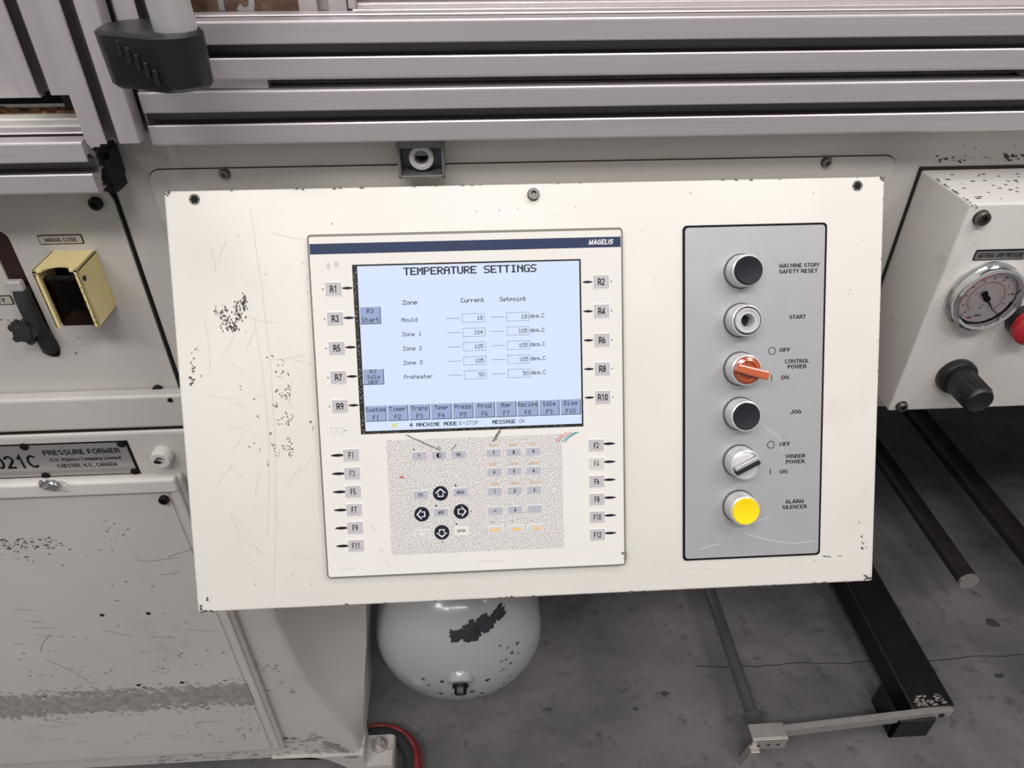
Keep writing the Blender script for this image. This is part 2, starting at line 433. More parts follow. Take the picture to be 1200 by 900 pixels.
# pixel lettering of the screen
G = {
 'A': '01110 10001 10001 11111 10001 10001 10001', 'C': '01111 10000 10000 10000 10000 10000 01111', 'D': '11110 10001 10001 10001 10001 10001 11110',
 'E': '11111 10000 10000 11110 10000 10000 11111', 'F': '11111 10000 10000 11110 10000 10000 10000', 'G': '01111 10000 10000 10011 10001 10001 01111',
 'H': '10001 10001 10001 11111 10001 10001 10001', 'I': '01110 00100 00100 00100 00100 00100 01110', 'K': '10001 10010 10100 11000 10100 10010 10001',
 'M': '10001 11011 10101 10101 10001 10001 10001', 'N': '10001 11001 10101 10011 10001 10001 10001', 'O': '01110 10001 10001 10001 10001 10001 01110',
 'P': '11110 10001 10001 11110 10000 10000 10000', 'R': '11110 10001 10001 11110 10100 10010 10001', 'S': '01111 10000 10000 01110 00001 00001 11110',
 'T': '11111 00100 00100 00100 00100 00100 00100', 'U': '10001 10001 10001 10001 10001 10001 01110', 'Z': '11111 00001 00010 00100 01000 10000 11111',
 'a': '00000 00000 01110 00001 01111 10001 01111', 'c': '00000 00000 01110 10000 10000 10000 01110', 'd': '00001 00001 01111 10001 10001 10001 01111',
 'e': '00000 00000 01110 10001 11111 10000 01110', 'g': '00000 00000 01111 10001 01111 00001 01110', 'h': '10000 10000 11110 10001 10001 10001 10001',
 'i': '00100 00000 01100 00100 00100 00100 01110', 'l': '01100 00100 00100 00100 00100 00100 01110', 'm': '00000 00000 11010 10101 10101 10101 10101',
 'n': '00000 00000 11110 10001 10001 10001 10001', 'o': '00000 00000 01110 10001 10001 10001 01110', 'p': '00000 00000 11110 10001 11110 10000 10000',
 'r': '00000 00000 10110 11001 10000 10000 10000', 's': '00000 00000 01111 10000 01110 00001 11110', 't': '01000 01000 11110 01000 01000 01001 00110',
 'u': '00000 00000 10001 10001 10001 10001 01111', 'y': '00000 00000 10001 10001 01111 00001 01110',
 '0': '01110 10001 10001 10001 10001 10001 01110', '1': '00100 01100 00100 00100 00100 00100 01110', '2': '01110 10001 00001 00110 01000 10000 11111',
 '3': '01110 10001 00001 00110 00001 10001 01110', '4': '00010 00110 01010 10010 11111 00010 00010', '5': '11111 10000 11110 00001 00001 10001 01110',
 '6': '01110 10000 10000 11110 10001 10001 01110', '7': '11111 00001 00010 00010 00100 00100 00100', '8': '01110 10001 10001 01110 10001 10001 01110',
 '9': '01110 10001 10001 01111 00001 00001 01110', '.': '00000 00000 00000 00000 00000 01100 01100', '-': '00000 00000 00000 11111 00000 00000 00000', ' ': '00000 ' * 7}


def pix(bm, s, x, y, pitch_, h, bold=1.2, gw=.84):
    """x = left, y = middle; pitch_ = advance per character"""
    w = pitch_ * gw / 5; hh = h / 7
    for i, c in enumerate(s):
        rows = G[c].split()
        for r, row in enumerate(rows):
            j = 0
            while j < 5:
                if row[j] == '1':
                    k = j
                    while k < 5 and row[k] == '1': k += 1
                    xa = x + i * pitch_ + j * w; xb = x + i * pitch_ + k * w + w * (bold - 1)
                    quad(bm, xa, xb, y + h / 2 - (r + 1) * hh - (bold - 1) * hh * .5, y + h / 2 - r * hh, .0009)
                    j = k
                else: j += 1
    return bm


def blob(bm, x, y, rx, ry, z, n=8, rot=0, mi=0):
    pts = []
    for i in range(n):
        a = 2 * PI * i / n; k = random.uniform(.45, 1.15)
        px, py = rx * k * math.cos(a), ry * k * math.sin(a)
        pts.append((x + px * math.cos(rot) - py * math.sin(rot), y + px * math.sin(rot) + py * math.cos(rot)))
    return poly(bm, pts, z, mi)


def chips(parent, clusters, z, material='chip', name='paint_chips', label=None):
    """clusters: (x, y, spread_x, spread_y, count, size, elong)"""
    bm = bmesh.new()
    for cx, cy, sx_, sy_, cnt, size, el in clusters:
        for i in range(cnt):
            s = size * random.uniform(.4, 1.3)
            blob(bm, cx + random.uniform(-1, 1) * sx_, cy + random.uniform(-1, 1) * sy_, s * el, s, z + random.uniform(0, 4e-5), n=random.choice((5, 6, 7, 9)), rot=random.uniform(-.5, .5))
    o = link(name, bm, material, parent); o['kind'] = 'stuff'
    if label: o['label'] = label
    return o


def scratches(parent, segs, z, w=.0003, material='scratch', name='scratches'):
    bm = bmesh.new()
    for (x0, y0, x1, y1) in segs:
        d = Vector((x1 - x0, y1 - y0)); n = Vector((-d.y, d.x)).normalized() * w
        a = [(x0, y0)]; k = 5; off = random.uniform(-.06, .06) * d.length
        L = [(x0 + d.x * t / k + n.x / w * off * math.sin(PI * t / k), y0 + d.y * t / k + n.y / w * off * math.sin(PI * t / k)) for t in range(k + 1)]
        for (ax, ay), (bx, by) in zip(L, L[1:]):
            poly(bm, [(ax - n.x, ay - n.y), (bx - n.x, by - n.y), (bx + n.x, by + n.y), (ax + n.x, ay + n.y)], z)
    o = link(name, bm, material, parent); o['kind'] = 'stuff'; return o


def socket_screw(parent, x, y, z, r, h, material='darkmetal', washer=None, name='screw'):
    bm = bmesh.new()
    lathe(bm, [(r * .95, z), (r, z + h * .15), (r, z + h * .8), (r * .88, z + h), (r * .55, z + h)], 24, x, y)
    # hexagonal socket
    lathe(bm, [(r * .55, z + h), (r * .5, z + h * .98), (r * .5, z + h * .35), (0, z + h * .35)], 6, x, y)
    if washer: lathe(bm, [(0, z - .0005), (washer, z - .0005), (washer, z + h * .18), (0, z + h * .18)], 24, x, y)
    return link(name, bm, material, parent, smooth=True)


# ---------------------------------------------------------------- floor
bm = bmesh.new()
N = 30
quad(bm, -5, 6, -4, 7, 0)
fl = link('floor', bm, 'floor'); fl['kind'] = 'structure'
# hairline crack across the floor
bm = bmesh.new(); pts = []
px_, py_ = .45, .86
while px_ < 1.6:
    pts.append((px_, py_)); px_ += random.uniform(.015, .04); py_ += random.uniform(-.004, .0045)
for (ax, ay), (bx, by) in zip(pts, pts[1:]):
    poly(bm, [(ax, ay - .001), (bx, by - .001), (bx, by + .0008), (ax, ay + .0008)], .0006)
o = link('floor_crack', bm, 'dark', fl); o['kind'] = 'stuff'
bm = bmesh.new()
for x, y, r in ((1.29, .87, .03), (1.16, .93, .022), (1.10, .80, .012), (1.13, .76, .010), (1.42, .93, .03), (-.30, .95, .02), (.3, .77, .008), (.37, .80, .01), (.12, .78, .008)):
    blob(bm, x, y, r, r * .6, .0007, 11)
o = link('floor_stains', bm, 'floorstain', fl); o['kind'] = 'stuff'

# ---------------------------------------------------------------- machine body behind the console
YW = .68
body = thing('forming_machine', 'grey painted steel machine body behind the tilted control console', 'machine', (0, YW, .9), WALL)
link('upper_frame', BX(-.3442, 2.6, -.04, .407, -2.4, 0, bev=.003), 'body', body)
# left access plate area sits as a separate casting edge with black seam
bm = BX(-1.0, -.3475, 0, .31, -1.0, -.004, bev=.001)
link('left_frame', bm, 'body', body)
bm = bmesh.new()
# black seam: down the right of the access plate, rounded at the top
seam = [(-.372, .282), (-.362, .280), (-.354, .275), (-.3495, .266), (-.347, .25), (-.3455, .0)]
for i in range(len(seam) - 1):
    (ax, ay), (bx_, by_) = seam[i], seam[i + 1]
    poly(bm, [(ax - .0016, ay - .0015), (bx_ - .0016, by_), (bx_ + .0016, by_), (ax + .0016, ay + .0015)], .0004)
link('seam_gasket', bm, 'gap', body)
link('seam_filler', BX(-.3475, -.3442, 0, .31, -.9, -.002), 'gap', body)
link('rear_light_blocker', BX(-1.0, 2.6, -.9, 0, -2.4, -2.36), 'rubber', body)  # added panel, out of view: stops light reaching the floor from behind
link('side_light_blocker', BX(2.56, 2.6, -.9, 0, -2.36, -.3), 'rubber', body)  # same on the right: unseen, added to darken the floor under the machine
# mounting plate behind the console
bm = bmesh.new(); prism(bm, rrect(-.308, .421, -.09, .2825, .012), 0, .002)
pl = link('mounting_plate', bm, 'body', body)
bm = bmesh.new(); prism(bm, rrect(-.3088, .4218, -.0908, .2833, .0126), -.0002, .0005)
link('plate_joint', bm, 'gap', body)
for x in (-.236, .349): socket_screw(body, x, .2780, .002, .0046, .004, 'screw', washer=.0056)
chips(body, [(.52, .278, .07, .003, 30, .0010, 2.2), (.58, .281, .05, .003, 24, .0014, 2.4), (.5, .290, .04, .008, 8, .0006, 1)], .0003, 'chipdark')
chips(body, [(-.30, .26, .03, .05, 8, .0009, 1.2)], .0003, 'chipgrey', 'paint_wear')
# left access plate with its slot
ap = thing('access_plate', 'grey access plate with a vertical lever slot left of the console', 'panel', (0, YW, .9), WALL)
bm = bmesh.new()
# plate with an opening for the slot: built from strips around it
sx0, sx1, sy0, sy1 = -.479, -.4595, .075, .226
X0, X1, Y0, Y1 = -.75, -.3472, .0195, .277
prism(bm, [(X0, Y0), (sx0, Y0), (sx0, Y1), (X0, Y1)], 0, .003)
r = (sx1 - sx0) / 2; cxs = (sx0 + sx1) / 2
for (ya, yb, sgn) in ((Y0, sy0 + r, -1), (sy1 - r, Y1, 1)):
    arc = [(cxs + r * math.cos(a), (sy0 + r if sgn < 0 else sy1 - r) + r * math.sin(a)) for a in [sgn * PI * i / 10 for i in range(11)]]
    pts = arc + ([(sx0, Y0), (sx1, Y0)] if sgn < 0 else [(sx0, Y1), (sx1, Y1)])
    prism(bm, pts, 0, .003)
R1 = [(X1 - .02, Y1), (X1 - .011, Y1 - .003), (X1 - .004, Y1 - .010), (X1, Y1 - .024)]
prism(bm, [(sx1, Y0), (X1, Y0)] + R1[::-1] + [(sx1, Y1)], 0, .003)
link('plate', bm, 'body', ap)
# interior of the slot
bm = BX(sx0 - .004, sx1 + .004, sy0 - .006, sy1 + .006, -.0035, .0005)
link('slot_backing', bm, ['dark'], ap)
bm = BX(sx0 + .001, sx1 - .001, .150, sy1 - .004, .0005, .0012)
link('maroon_slide', bm, 'maroon', ap)
socket_screw(ap, -.363 + .0, .2525 - .0, .003, .0065, .006)['label'] = 'black socket screw'
socket_screw(ap, -.3695, .0285, .003, .0060, .005)
chips(ap, [(-.49, .115, .012, .012, 9, .0012, 1.5), (-.505, .13, .01, .01, 5, .0013, 1), (-.44, .09, .01, .01, 4, .001, 1)], .0033)
chips(ap, [(-.468, .236, .01, .004, 3, .001, 1.2)], .0033, 'chipgrey', 'paint_wear')
# the lever in the slot
lv = thing('slot_lever', 'black lever knob in the dark slot beside the yellow guard', 'lever', (-.469, YW - .003, 1.02), WALL)
bm = bmesh.new()
tube(bm, [(0, .045, .000), (.0, .035, .004), (.001, .02, .006), (.002, .0, .007), (.003, -.02, .004), (.003, -.032, 0)], .0085, 12)
link('slide', bm, 'rubber', lv, True)
bm = bmesh.new()
lathe(bm, [(0, .0), (.007, .0), (.007, .010), (.010, .013), (.011, .018), (.009, .023), (0, .024)], 16, -.006, .0)
for k in range(5): lathe(bm, [(0, .008), (.004, .008), (.004, .021), (0, .021)], 8, -.006 + .011 * math.cos(k * 1.257), .011 * math.sin(k * 1.257))
link('knob', bm, 'rubber', lv, True)
bm = bmesh.new(); box(bm, -.008, .007, .043, .055, .002, .010, bev=.002); link('worn_end', bm, 'castlight', lv)

# --- legends on the access plate


def legend_plate(name, label, x0, x1, y0, y1, z, s, base, tilt=0, lh=.0042, mat_ink='line', cut=0, Y=YW):
    t = thing(name, label, 'sign', ((x0 + x1) / 2, Y - z, (y0 + y1) / 2), WALL)
    w, h = (x1 - x0) / 2, (y1 - y0) / 2
    bm = bmesh.new(); prism(bm, rrect(-w, w, -h, h, .0012), 0, .0008); link('border', bm, 'line', t)
    bm = bmesh.new(); prism(bm, rrect(-w + .0009, w - .0009, -h + .0009, h - .0009, .0008), .0008, .0011); link('plate', bm, base, t)
    txt(s, lh, 0, 0, .0013, mat_ink, t, width=(x1 - x0) * .72, bold=.03)
    return t


legend_plate('close_legend', 'small cream plate reading MANUAL CLOSE above the yellow guard', -.4315, -.389, 1.1105, 1.1205, .003, 'MANUAL CLOSE', 'label')
legend_plate('adjust_legend', 'small grey plate ending in ADJUST at the left frame edge', -.530, -.4835, 1.0440, 1.0545, .003, 'ADJUST', 'label')

# yellow guard
yg = thing('switch_guard', 'yellow metal guard around a dark switch under the MANUAL CLOSE plate', 'guard', (-.4025, YW - .003, 1.071), WALL)
hw, hh, dp, tk = .0215, .032, .043, .0022
bm = bmesh.new()
box(bm, hw - tk, hw, -hh, hh, 0, dp, bev=.0005, seg=1)
box(bm, -hw, -hw + tk, -hh, hh, 0, dp, bev=.0005, seg=1)
# top with a rounded notch in its front edge
pts = [(-hw, 0), (hw, 0), (hw, dp), (hw - .005, dp)]
pts += [(.013 * math.cos(a), dp - .001 - .010 * math.sin(a)) for a in [PI * i / 10 for i in range(11)]]
pts += [(-hw + .005, dp), (-hw, dp)]
v0 = [bm.verts.new((x, hh, z)) for x, z in pts]; v1 = [bm.verts.new((x, hh - tk, z)) for x, z in pts]
bm.faces.new(v0); bm.faces.new(v1[::-1])
for i in range(len(pts)):
    j = (i + 1) % len(pts); bm.faces.new((v0[i], v1[i], v1[j], v0[j]))
# turned in front lips
box(bm, hw - .0045, hw, -hh, hh, dp - .002, dp, bev=.0004, seg=1)
box(bm, -hw, -hw + .0045, -hh, hh, dp - .002, dp, bev=.0004, seg=1)
link('hood', bm, 'yellow', yg)
bm = BX(-hw + tk, hw - tk, -hh, hh - .006, 0, .012, bev=.002)
lathe(bm, [(0, .012), (.013, .012), (.013, .020), (.010, .022), (0, .022)], 24, .004, .004)
link('switch_body', bm, 'dark', yg, True)
link('smoked_cover', BX(-hw + .003, hw - .003, -hh - .002, hh - .012, .034, .036, bev=.0006), 'brown', yg)
bm = bmesh.new(); box(bm, -.016, .014, hh - .014, hh - .009, .0345, .0375, bev=.0008)
link('hinge_bar', bm, 'darkmetal', yg)
for x in (-.010, .006): socket_screw(yg, x, hh - .012, .0375, .0022, .0015)
bm = bmesh.new(); tube(bm, [(hw - .001, hh - .012, dp - .006), (hw + .0008, hh - .012, dp - .006)], .0028, 14); link('side_screw', bm, 'darkmetal', yg)
bm = bmesh.new()
for y in (-.026, -.02, -.012, -.003, .006, .013): blob(bm, hw - .003 + random.uniform(-.001, .001), y, .0007, .0012, dp + .0002)
for x in (-.019, -.018, .017): blob(bm, x, hh - .004 + random.uniform(-.002, .002), .0014, .001, dp + .0002)
o = link('paint_chips', bm, 'chipdark', yg); o['kind'] = 'stuff'

# ---------------------------------------------------------------- lower left: cross bar, sign rail, door, pedestal
bar = thing('cross_bar', 'grey painted horizontal bar below the access plate', 'bar', (0, .66, .9), WALL)
link('bar', BX(-1.0, -.20, -.016, .031, -.0165, 0, bev=.004, seg=3), 'body', bar)
bm = bmesh.new(); lathe(bm, [(0, 0), (.003, 0), (.003, .0012), (0, .0012)], 12, -.352, .0245); link('screw', bm, 'darkmetal', bar)
link('dark_joint', BX(-1.0, -.2, -.0196, -.0160, -.0165, -.002), 'gap', bar)

cab = thing('base_cabinet', 'grey base cabinet with scratched access door at bottom left', 'cabinet', (0, .66, .1), WALL)
# sign rail (z .80-.86)
link('sign_rail', BX(-1.0, -.30, .672, .780, -.3, 0, bev=.005, seg=3), 'body', cab)
# pedestal: front face and a receding curved flank that runs out into the foot
bm = bmesh.new()
rows = [(0.0, -.242, -.236, .70), (.03, -.244, -.235, .70), (.08, -.254, -.230, .705), (.14, -.274, -.224, .725), (.20, -.290, -.216, .75), (.28, -.303, -.209, .77), (.39, -.313, -.203, .79), (.55, -.320, -.200, .80), (.69, -.322, -.200, .80)]
grid = []
for z, xc, xe, Ye in rows:
    d = Ye - .66; ln = []
    ln.append((-1.0, z, -.002)); ln.append((-.38, z, -.002)); ln.append((xc - .012, z, -.002)); ln.append((xc - .004, z, -.0035)); ln.append((xc, z, -.008))
    for t in (.15, .3, .5, .7, .88): ln.append((xc + (xe - xc) * t ** 1.15, z, -.008 - (d - .008) * (t ** .85)))
    ln.append((xe, z, -d)); ln.append((xe, z, -.165))
    grid.append([bm.verts.new(p) for p in ln])
for a, b_ in zip(grid, grid[1:]):
    for i in range(len(a) - 1): bm.faces.new((a[i], a[i + 1], b_[i + 1], b_[i]))
back = [bm.verts.new((-1.0, 0, -.165))]
bm.faces.new(grid[0][::-1] + back[:1])
link('pedestal', bm, 'body', cab, True)
# foot
bm = bmesh.new()
pts = [(-.400, .006), (-.33, .004), (-.30, -.008), (-.275, -.035), (-.255, -.07), (-.245, -.1), (-.186, -.1), (-.186, -.050), (-.189, -.043), (-.196, -.040), (-.236, -.040), (-.236, .0)]
prism(bm, pts, -.054, .004)
link('foot', bm, 'body', cab)
# door
dz0, dz1 = .062, .706
dr = bmesh.new(); box(dr, -1.0, -.367, dz0 - .012, dz1 + .009, -.002, .012, bev=.006, seg=3)
door = link('door', dr, 'door', cab)
bm = BX(-1.0, -.387, dz0, dz1 - .013, .0118, .0135, bev=.001); link('door_skin', bm, 'door', door)
# bevelled rim
bm = bmesh.new()
box(bm, -1.0, -.371, dz1 - .010, dz1 + .013, .008, .019, bev=.004, seg=3)
link('top_rim', bm, 'box', door)
bm = bmesh.new(); box(bm, -.383, -.371, dz0, dz1 - .008, .010, .0165, bev=.003, seg=2); link('side_rim', bm, 'door', door)
bm = bmesh.new()
for x, y in ((-.545, .458), (-.481, .457), (-.549, .279), (-.482, .280)):
    bm = bmesh.new(); lathe(bm, [(0, .0137), (.0035, .0137)], 14, x, y); link('bolt_hole', bm, 'dark', door)
bm = bmesh.new()
socket_screw(door, -.394, .683, .0137, .0062, .006)
# worn band across the door
bm = bmesh.new(); top = []; bot = []
x = -.98
while x < -.385:
    t = (x + .76) / .38
    top.append((x, .268 - .030 * t * 0 + random.uniform(-.006, .006))); bot.append((x, .208 + random.uniform(-.007, .007))); x += random.uniform(.003, .008)
for i in range(len(top) - 1):
    poly(bm, [bot[i], bot[i + 1], top[i + 1], top[i]], .0139)
for i in range(130): blob(bm, random.uniform(-.8, -.39), random.choice((.272, .204)) + random.uniform(-.012, .012), .004, .0018, .01395, 6)
o = link('worn_band', bm, 'chipgrey', door); o['kind'] = 'stuff'; o['label'] = 'worn grey band across the door'
chips(door, [(-.62, .262, .14, .008, 60, .0022, 2.4), (-.62, .216, .14, .008, 40, .002, 2.4), (-.47, .214, .07, .005, 22, .002, 2.4)], .0141, 'door', 'paint_islands')
chips(door, [(-.60, .612, .055, .010, 90, .0016, 1.5), (-.58, .585, .05, .02, 18, .0013, 1.6), (-.47, .63, .02, .02, 14, .0012, 1.2), (-.5, .56, .05, .05, 9, .0012, 1.6),
             (-.55, .40, .13, .12, 30, .0009, 2.4), (-.45, .36, .06, .05, 14, .0012, 2), (-.5, .15, .12, .05, 30, .0012, 2), (-.6, .35, .1, .05, 16, .0009, 3), (-.43, .11, .05, .03, 20, .0014, 1.5)], .0139, 'chip')
scr = [(-.66, .36, -.62, .30), (-.70, .28, -.60, .24), (-.63, .42, -.66, .38)]
for i in range(34):
    x, y = random.uniform(-.75, -.42), random.uniform(.1, .62); a = random.uniform(-.5, .35); L = random.uniform(.01, .05)
    scr.append((x, y, x + L * math.cos(a), y + L * math.sin(a)))
scratches(door, scr, .014, .00025, 'chip')
# chips on pedestal and base
chips(cab, [(-.36, .30, .012, .03, 10, .0022, 1.6), (-.345, .25, .02, .04, 12, .003, 1.5), (-.35, .06, .05, .012, 26, .004, 2.0), (-.40, .012, .22, .012, 60, .0035, 2.4), (-.33, .02, .05, .02, 20, .003, 2)], -.0018, 'chipgrey', 'paint_wear')
bm = bmesh.new()
for i in range(60):
    t = random.random(); x = -.300 + .055 * t; y = .040 - .045 * t + random.uniform(-.010, .008)
    blob(bm, x, min(y, .000), .006, .004, .0044 + i * 2e-5, 7) if y < .004 else blob(bm, min(x, -.262 - y * .4), y, .006, .0040, -.0017 + i * 2e-5, 7)
o = link('foot_wear', bm, 'chipgrey', cab); o['kind'] = 'stuff'
# boss on the rail
bm = bmesh.new(); lathe(bm, [(.0125, 0), (.0125, .010), (.0105, .013), (.006, .013), (.0055, .004), (0, .004)], 28, -.382, .744)
link('boss', bm, 'box', cab, True)
bm = bmesh.new(); blob(bm, -.385, .742, .0055, .005, .0132, 9); link('boss_hole', bm, 'dark', cab)

# anchor bolt on the foot
ab = thing('anchor_bolt', 'steel anchor bolt with nut and washers on the machine foot', 'bolt', (-.2135, .693, .0605))
bm = bmesh.new(); lathe(bm, [(0, 0), (.015, 0), (.015, .003), (0, .003)], 28); link('washer', bm, 'rawsteel', ab, True)
bm = bmesh.new(); lathe(bm, [(0, .003), (.0125, .003), (.0125, .0055), (0, .0055)], 24); link('spring_washer', bm, 'rawsteel', ab, True)
bm = bmesh.new(); lathe(bm, [(0, .0055), (.0105, .0055), (.0108, .0065), (.0108, .0140), (.009, .0155), (0, .0155)], 6); link('nut', bm, 'rawsteel', ab)
bm = bmesh.new(); lathe(bm, [(0, .0155), (.0058, .0155), (.0058, .025), (.005, .026), (0, .026)], 16); link('stud', bm, 'rawsteel', ab, True)
# foot cable
cb = thing('floor_cable', 'black rubber cable with red sleeve looping beside the machine foot', 'cable')
arc = lambda r, z, a0, a1, cx=-.222, cy=.672: [(cx + r * math.cos(math.radians(a)), cy + r * .95 * math.sin(math.radians(a)), z) for a in range(a0, a1, 6)]
bm = bmesh.new(); tube(bm, arc(.066, .026, -70, 136), .0145, 14); link('cable', bm, 'rubber', cb, True)
for k, (r, z) in enumerate(((.080, .028), (.084, .020), (.077, .036))):
    bm = bmesh.new(); P = arc(r, z, -70, 136)
    P = [(x, y, zz + .002 * math.sin(i * 1.3 + k * 2)) for i, (x, y, zz) in enumerate(P)]
    tube(bm, P, .0042, 8); link('red_strand', bm, 'red', cb, True)

# nameplate
npl = thing('machine_nameplate', 'silver nameplate reading 3021C PRESSURE FORMER below the cross bar', 'sign', (-.4945, .66, .8405), WALL)
bm = bmesh.new(); prism(bm, [(-.30, -.0265), (.0765, -.0265), (.0765, .0265), (-.30, .0265)], 0, .0008); link('border', bm, 'line', npl)
bm = bmesh.new(); prism(bm, [(-.30, -.0245), (.0735, -.0245), (.0735, .0245), (-.30, .0245)], .0008, .0014); link('plate', bm, 'nameplate', npl)
txt('3021C', .0205, -.0345, .0, .0016, 'line', npl, width=.064, align='R', bold=.01)
txt('PRESSURE FORMER', .0078, .0195, .0128, .0016, 'line', npl, width=.089, bold=.035)
txt('G.N. Plastics Company Limited', .0050, .0205, .0015, .0016, 'line', npl, width=.082, bold=.035)
txt('CHESTER, N.S., CANADA', .0055, .0190, -.0088, .0016, 'line', npl, width=.070, bold=.03)
for x, y in ((.069, .0225), (.071, -.0225), (-.042, .0235), (-.035, -.0235)):
    bm = bmesh.new(); lathe(bm, [(0, .0014), (.0052, .0014), (.005, .0024), (.003, .0032), (0, .0034)], 16, x, y); link('rivet', bm, 'line', npl, True)
# crumpled foil seal below the nameplate
bm = bmesh.new(); bmesh.ops.create_icosphere(bm, subdivisions=3, radius=.012)
for v in bm.verts:
    k = random.uniform(.7, 1.15); v.co = Vector((v.co.x * k, v.co.y * k * .5, v.co.z * k * .75))
fo = link('foil_seal', bm, 'foil'); fo.location = (-.514, .637, .822)
tag(fo, 'crumpled silver foil seal under the machine nameplate', 'seal'); fo.scale = (1, .6, 1)
bm = bmesh.new(); tube(bm, [(.008 * math.cos(a), 0, .008 * math.sin(a)) for a in [2 * PI * i / 18 for i in range(17)]], .0005, 6)
w_ = link('wire_loop', bm, 'chrome', fo, True); w_.location = (.014, -.002, -.002)

# ---------------------------------------------------------------- aluminium profiles (45 mm, one slot each face)


def section(front_slots=True, w=.045):
    """closed outline in (a,b): a across, b outwards (front = +b)"""
    h = w / 2; r = .002; s = .0050; d = .0150; lip = .0022; u = .0105
    pts = []

    def side():
        # one side along +b face from a=+h to -h, in local frame; rotate later
        out = []
        for i in range(4):
            a = math.radians(90 * i / 3); out.append((h - r + r * math.cos(a), h - r + r * math.sin(a)))
        out += [(s + .0010, h), (s, h - .0010), (s, h - lip), (u, h - lip - .0004), (u, h - lip - .0055), (s * .9, h - d), (-s * .9, h - d), (-u, h - lip - .0055), (-u, h - lip - .0004), (-s, h - lip), (-s, h - .0010), (-s - .0010, h)]
        return out
    for k in range(4):
        c, s_ = math.cos(PI / 2 * k), math.sin(PI / 2 * k)
        pts += [(x * c - y * s_, x * s_ + y * c) for x, y in side()]
    return pts


def profile(name, label, a, b_, axis, center, group='aluminium guard frame profiles', open_lip=True):
    """axis 'x': runs from x=a to x=b_; center=(Y,Z).  axis 'z': runs z=a..b_; center=(X,Y)"""
    bm = bmesh.new()
    sec = section()
    if axis == 'x': prism(bm, [(-y + center[0], x + center[1]) for x, y in sec], a, b_, 'x')
    else: prism(bm, [(x + center[0], -y + center[1]) for x, y in sec], a, b_, 'z')
    bm.faces.ensure_lookup_table()
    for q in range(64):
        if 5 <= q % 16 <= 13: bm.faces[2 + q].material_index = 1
    o = link(name, bm, ['alu_x' if axis == 'x' else 'alu_z', 'alu_slot_shade'])
    return tag(o, label, 'rail', group)


h = .0225
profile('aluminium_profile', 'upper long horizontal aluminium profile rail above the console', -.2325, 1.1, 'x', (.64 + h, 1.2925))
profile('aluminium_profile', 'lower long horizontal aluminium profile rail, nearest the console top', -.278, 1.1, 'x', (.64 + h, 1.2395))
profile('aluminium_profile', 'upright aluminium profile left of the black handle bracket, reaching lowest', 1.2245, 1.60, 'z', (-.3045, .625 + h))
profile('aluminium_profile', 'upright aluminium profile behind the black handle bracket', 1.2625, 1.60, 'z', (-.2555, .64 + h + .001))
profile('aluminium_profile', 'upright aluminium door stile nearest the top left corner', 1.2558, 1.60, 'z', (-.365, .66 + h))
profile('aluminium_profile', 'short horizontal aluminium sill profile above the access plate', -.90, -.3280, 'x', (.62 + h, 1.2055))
sp = link('rail_spacer', BX(-.2325, -.171, .647, .684, 1.2622, 1.2699, bev=.0008), 'alu_x')
tag(sp, 'pale metal spacer wedged between the two long rails, below the black handle', 'spacer', 'spacers between the long rails')
sp2 = sp.copy(); COL.objects.link(sp2); sp2.location.x = .727
tag(sp2, 'metal spacer between the long rails at the right frame edge', 'spacer', 'spacers between the long rails')
# dark backing of the rail gap
# broken black end cap at the sill end
ec = thing('profile_end_cap', 'broken black end cap at the sill profile end', 'cap', (-.3265, .655, 1.194)); ec.scale = (.42, .6, .9)
bm = bmesh.new()
for (x0, x1, z0, z1, y0) in ((-.018, .0, .008, .020, -.03), (-.008, .010, -.012, .012, -.02), (-.002, .008, -.022, -.006, -.016), (-.014, -.004, -.018, -.010, -.03), (.006, .012, -.01, .02, -.01), (-.016, .008, .018, .023, -.02)):
    box(bm, x0, x1, y0, .022, z0, z1, bev=.0015, seg=1)
link('cap', bm, 'gap', ec)
bm = bmesh.new()
for i in range(4): tube(bm, [(-.012 + i * .005, -.031, .012 - i * .007), (-.010 + i * .004, -.034, .004 - i * .006), (-.006 + i * .004, -.030, -.004 - i * .004)], .0014, 6)
link('torn_flap', bm, 'darkmetal', ec, True)

# sliding door behind: bottom frames, post, panes
wf = thing('guard_window', 'guard window frame with a tan printed sheet beside the handle tube', 'window', group='guard windows above the rails')
link('bottom_frame', BX(-.24, -.10, .700, .735, 1.27, 1.3105, bev=.001), 'alu_x', wf)
bm = bmesh.new(); prism(bm, [(x * .93 - .126, -y * .93 + .722) for x, y in section()], 1.311, 1.60, 'z'); link('post', bm, 'alu_z', wf)
link('pane', BX(-.24, -.150, .708, .711, 1.3105, 1.6), 'paneglass', wf)
link('printed_sheet', BX(-.30, -.150, .716, .718, 1.28, 1.6), 'tan', wf)
for s, x, z in (('T', -.2165, 1.329), ('S', -.196, 1.3255)):
    o = txt(s, .036, 0, 0, 0, 'whiteink', wf, bold=.03, width=.0175); o.rotation_euler = (PI / 2, 0, -0.0); o.location = (x, .7155, z)
bm = bmesh.new(); poly(bm, [(-.215, 1.30), (-.165, 1.30), (-.165, 1.304), (-.168, 1.3085), (-.178, 1.309)], 0)
o = link('grey_print', bm, 'grey_ink', wf); o.rotation_euler = WALL; o.location = (0, .7157, 0)
wf2 = thing('guard_window', 'long guard window with beige sheet above the upper rail', 'window', group='guard windows above the rails')
link('bottom_frame', BX(-.101, 1.1, .700, .730, 1.27, 1.3135, bev=.0012), 'alu_x', wf2)
link('inner_bead', BX(-.098, 1.1, .712, .735, 1.3125, 1.3165, bev=.0012), 'alu_x', wf2)
link('side_frame', BX(-.104, -.098, .702, .735, 1.3135, 1.6, bev=.0008), 'alu_z', wf2)
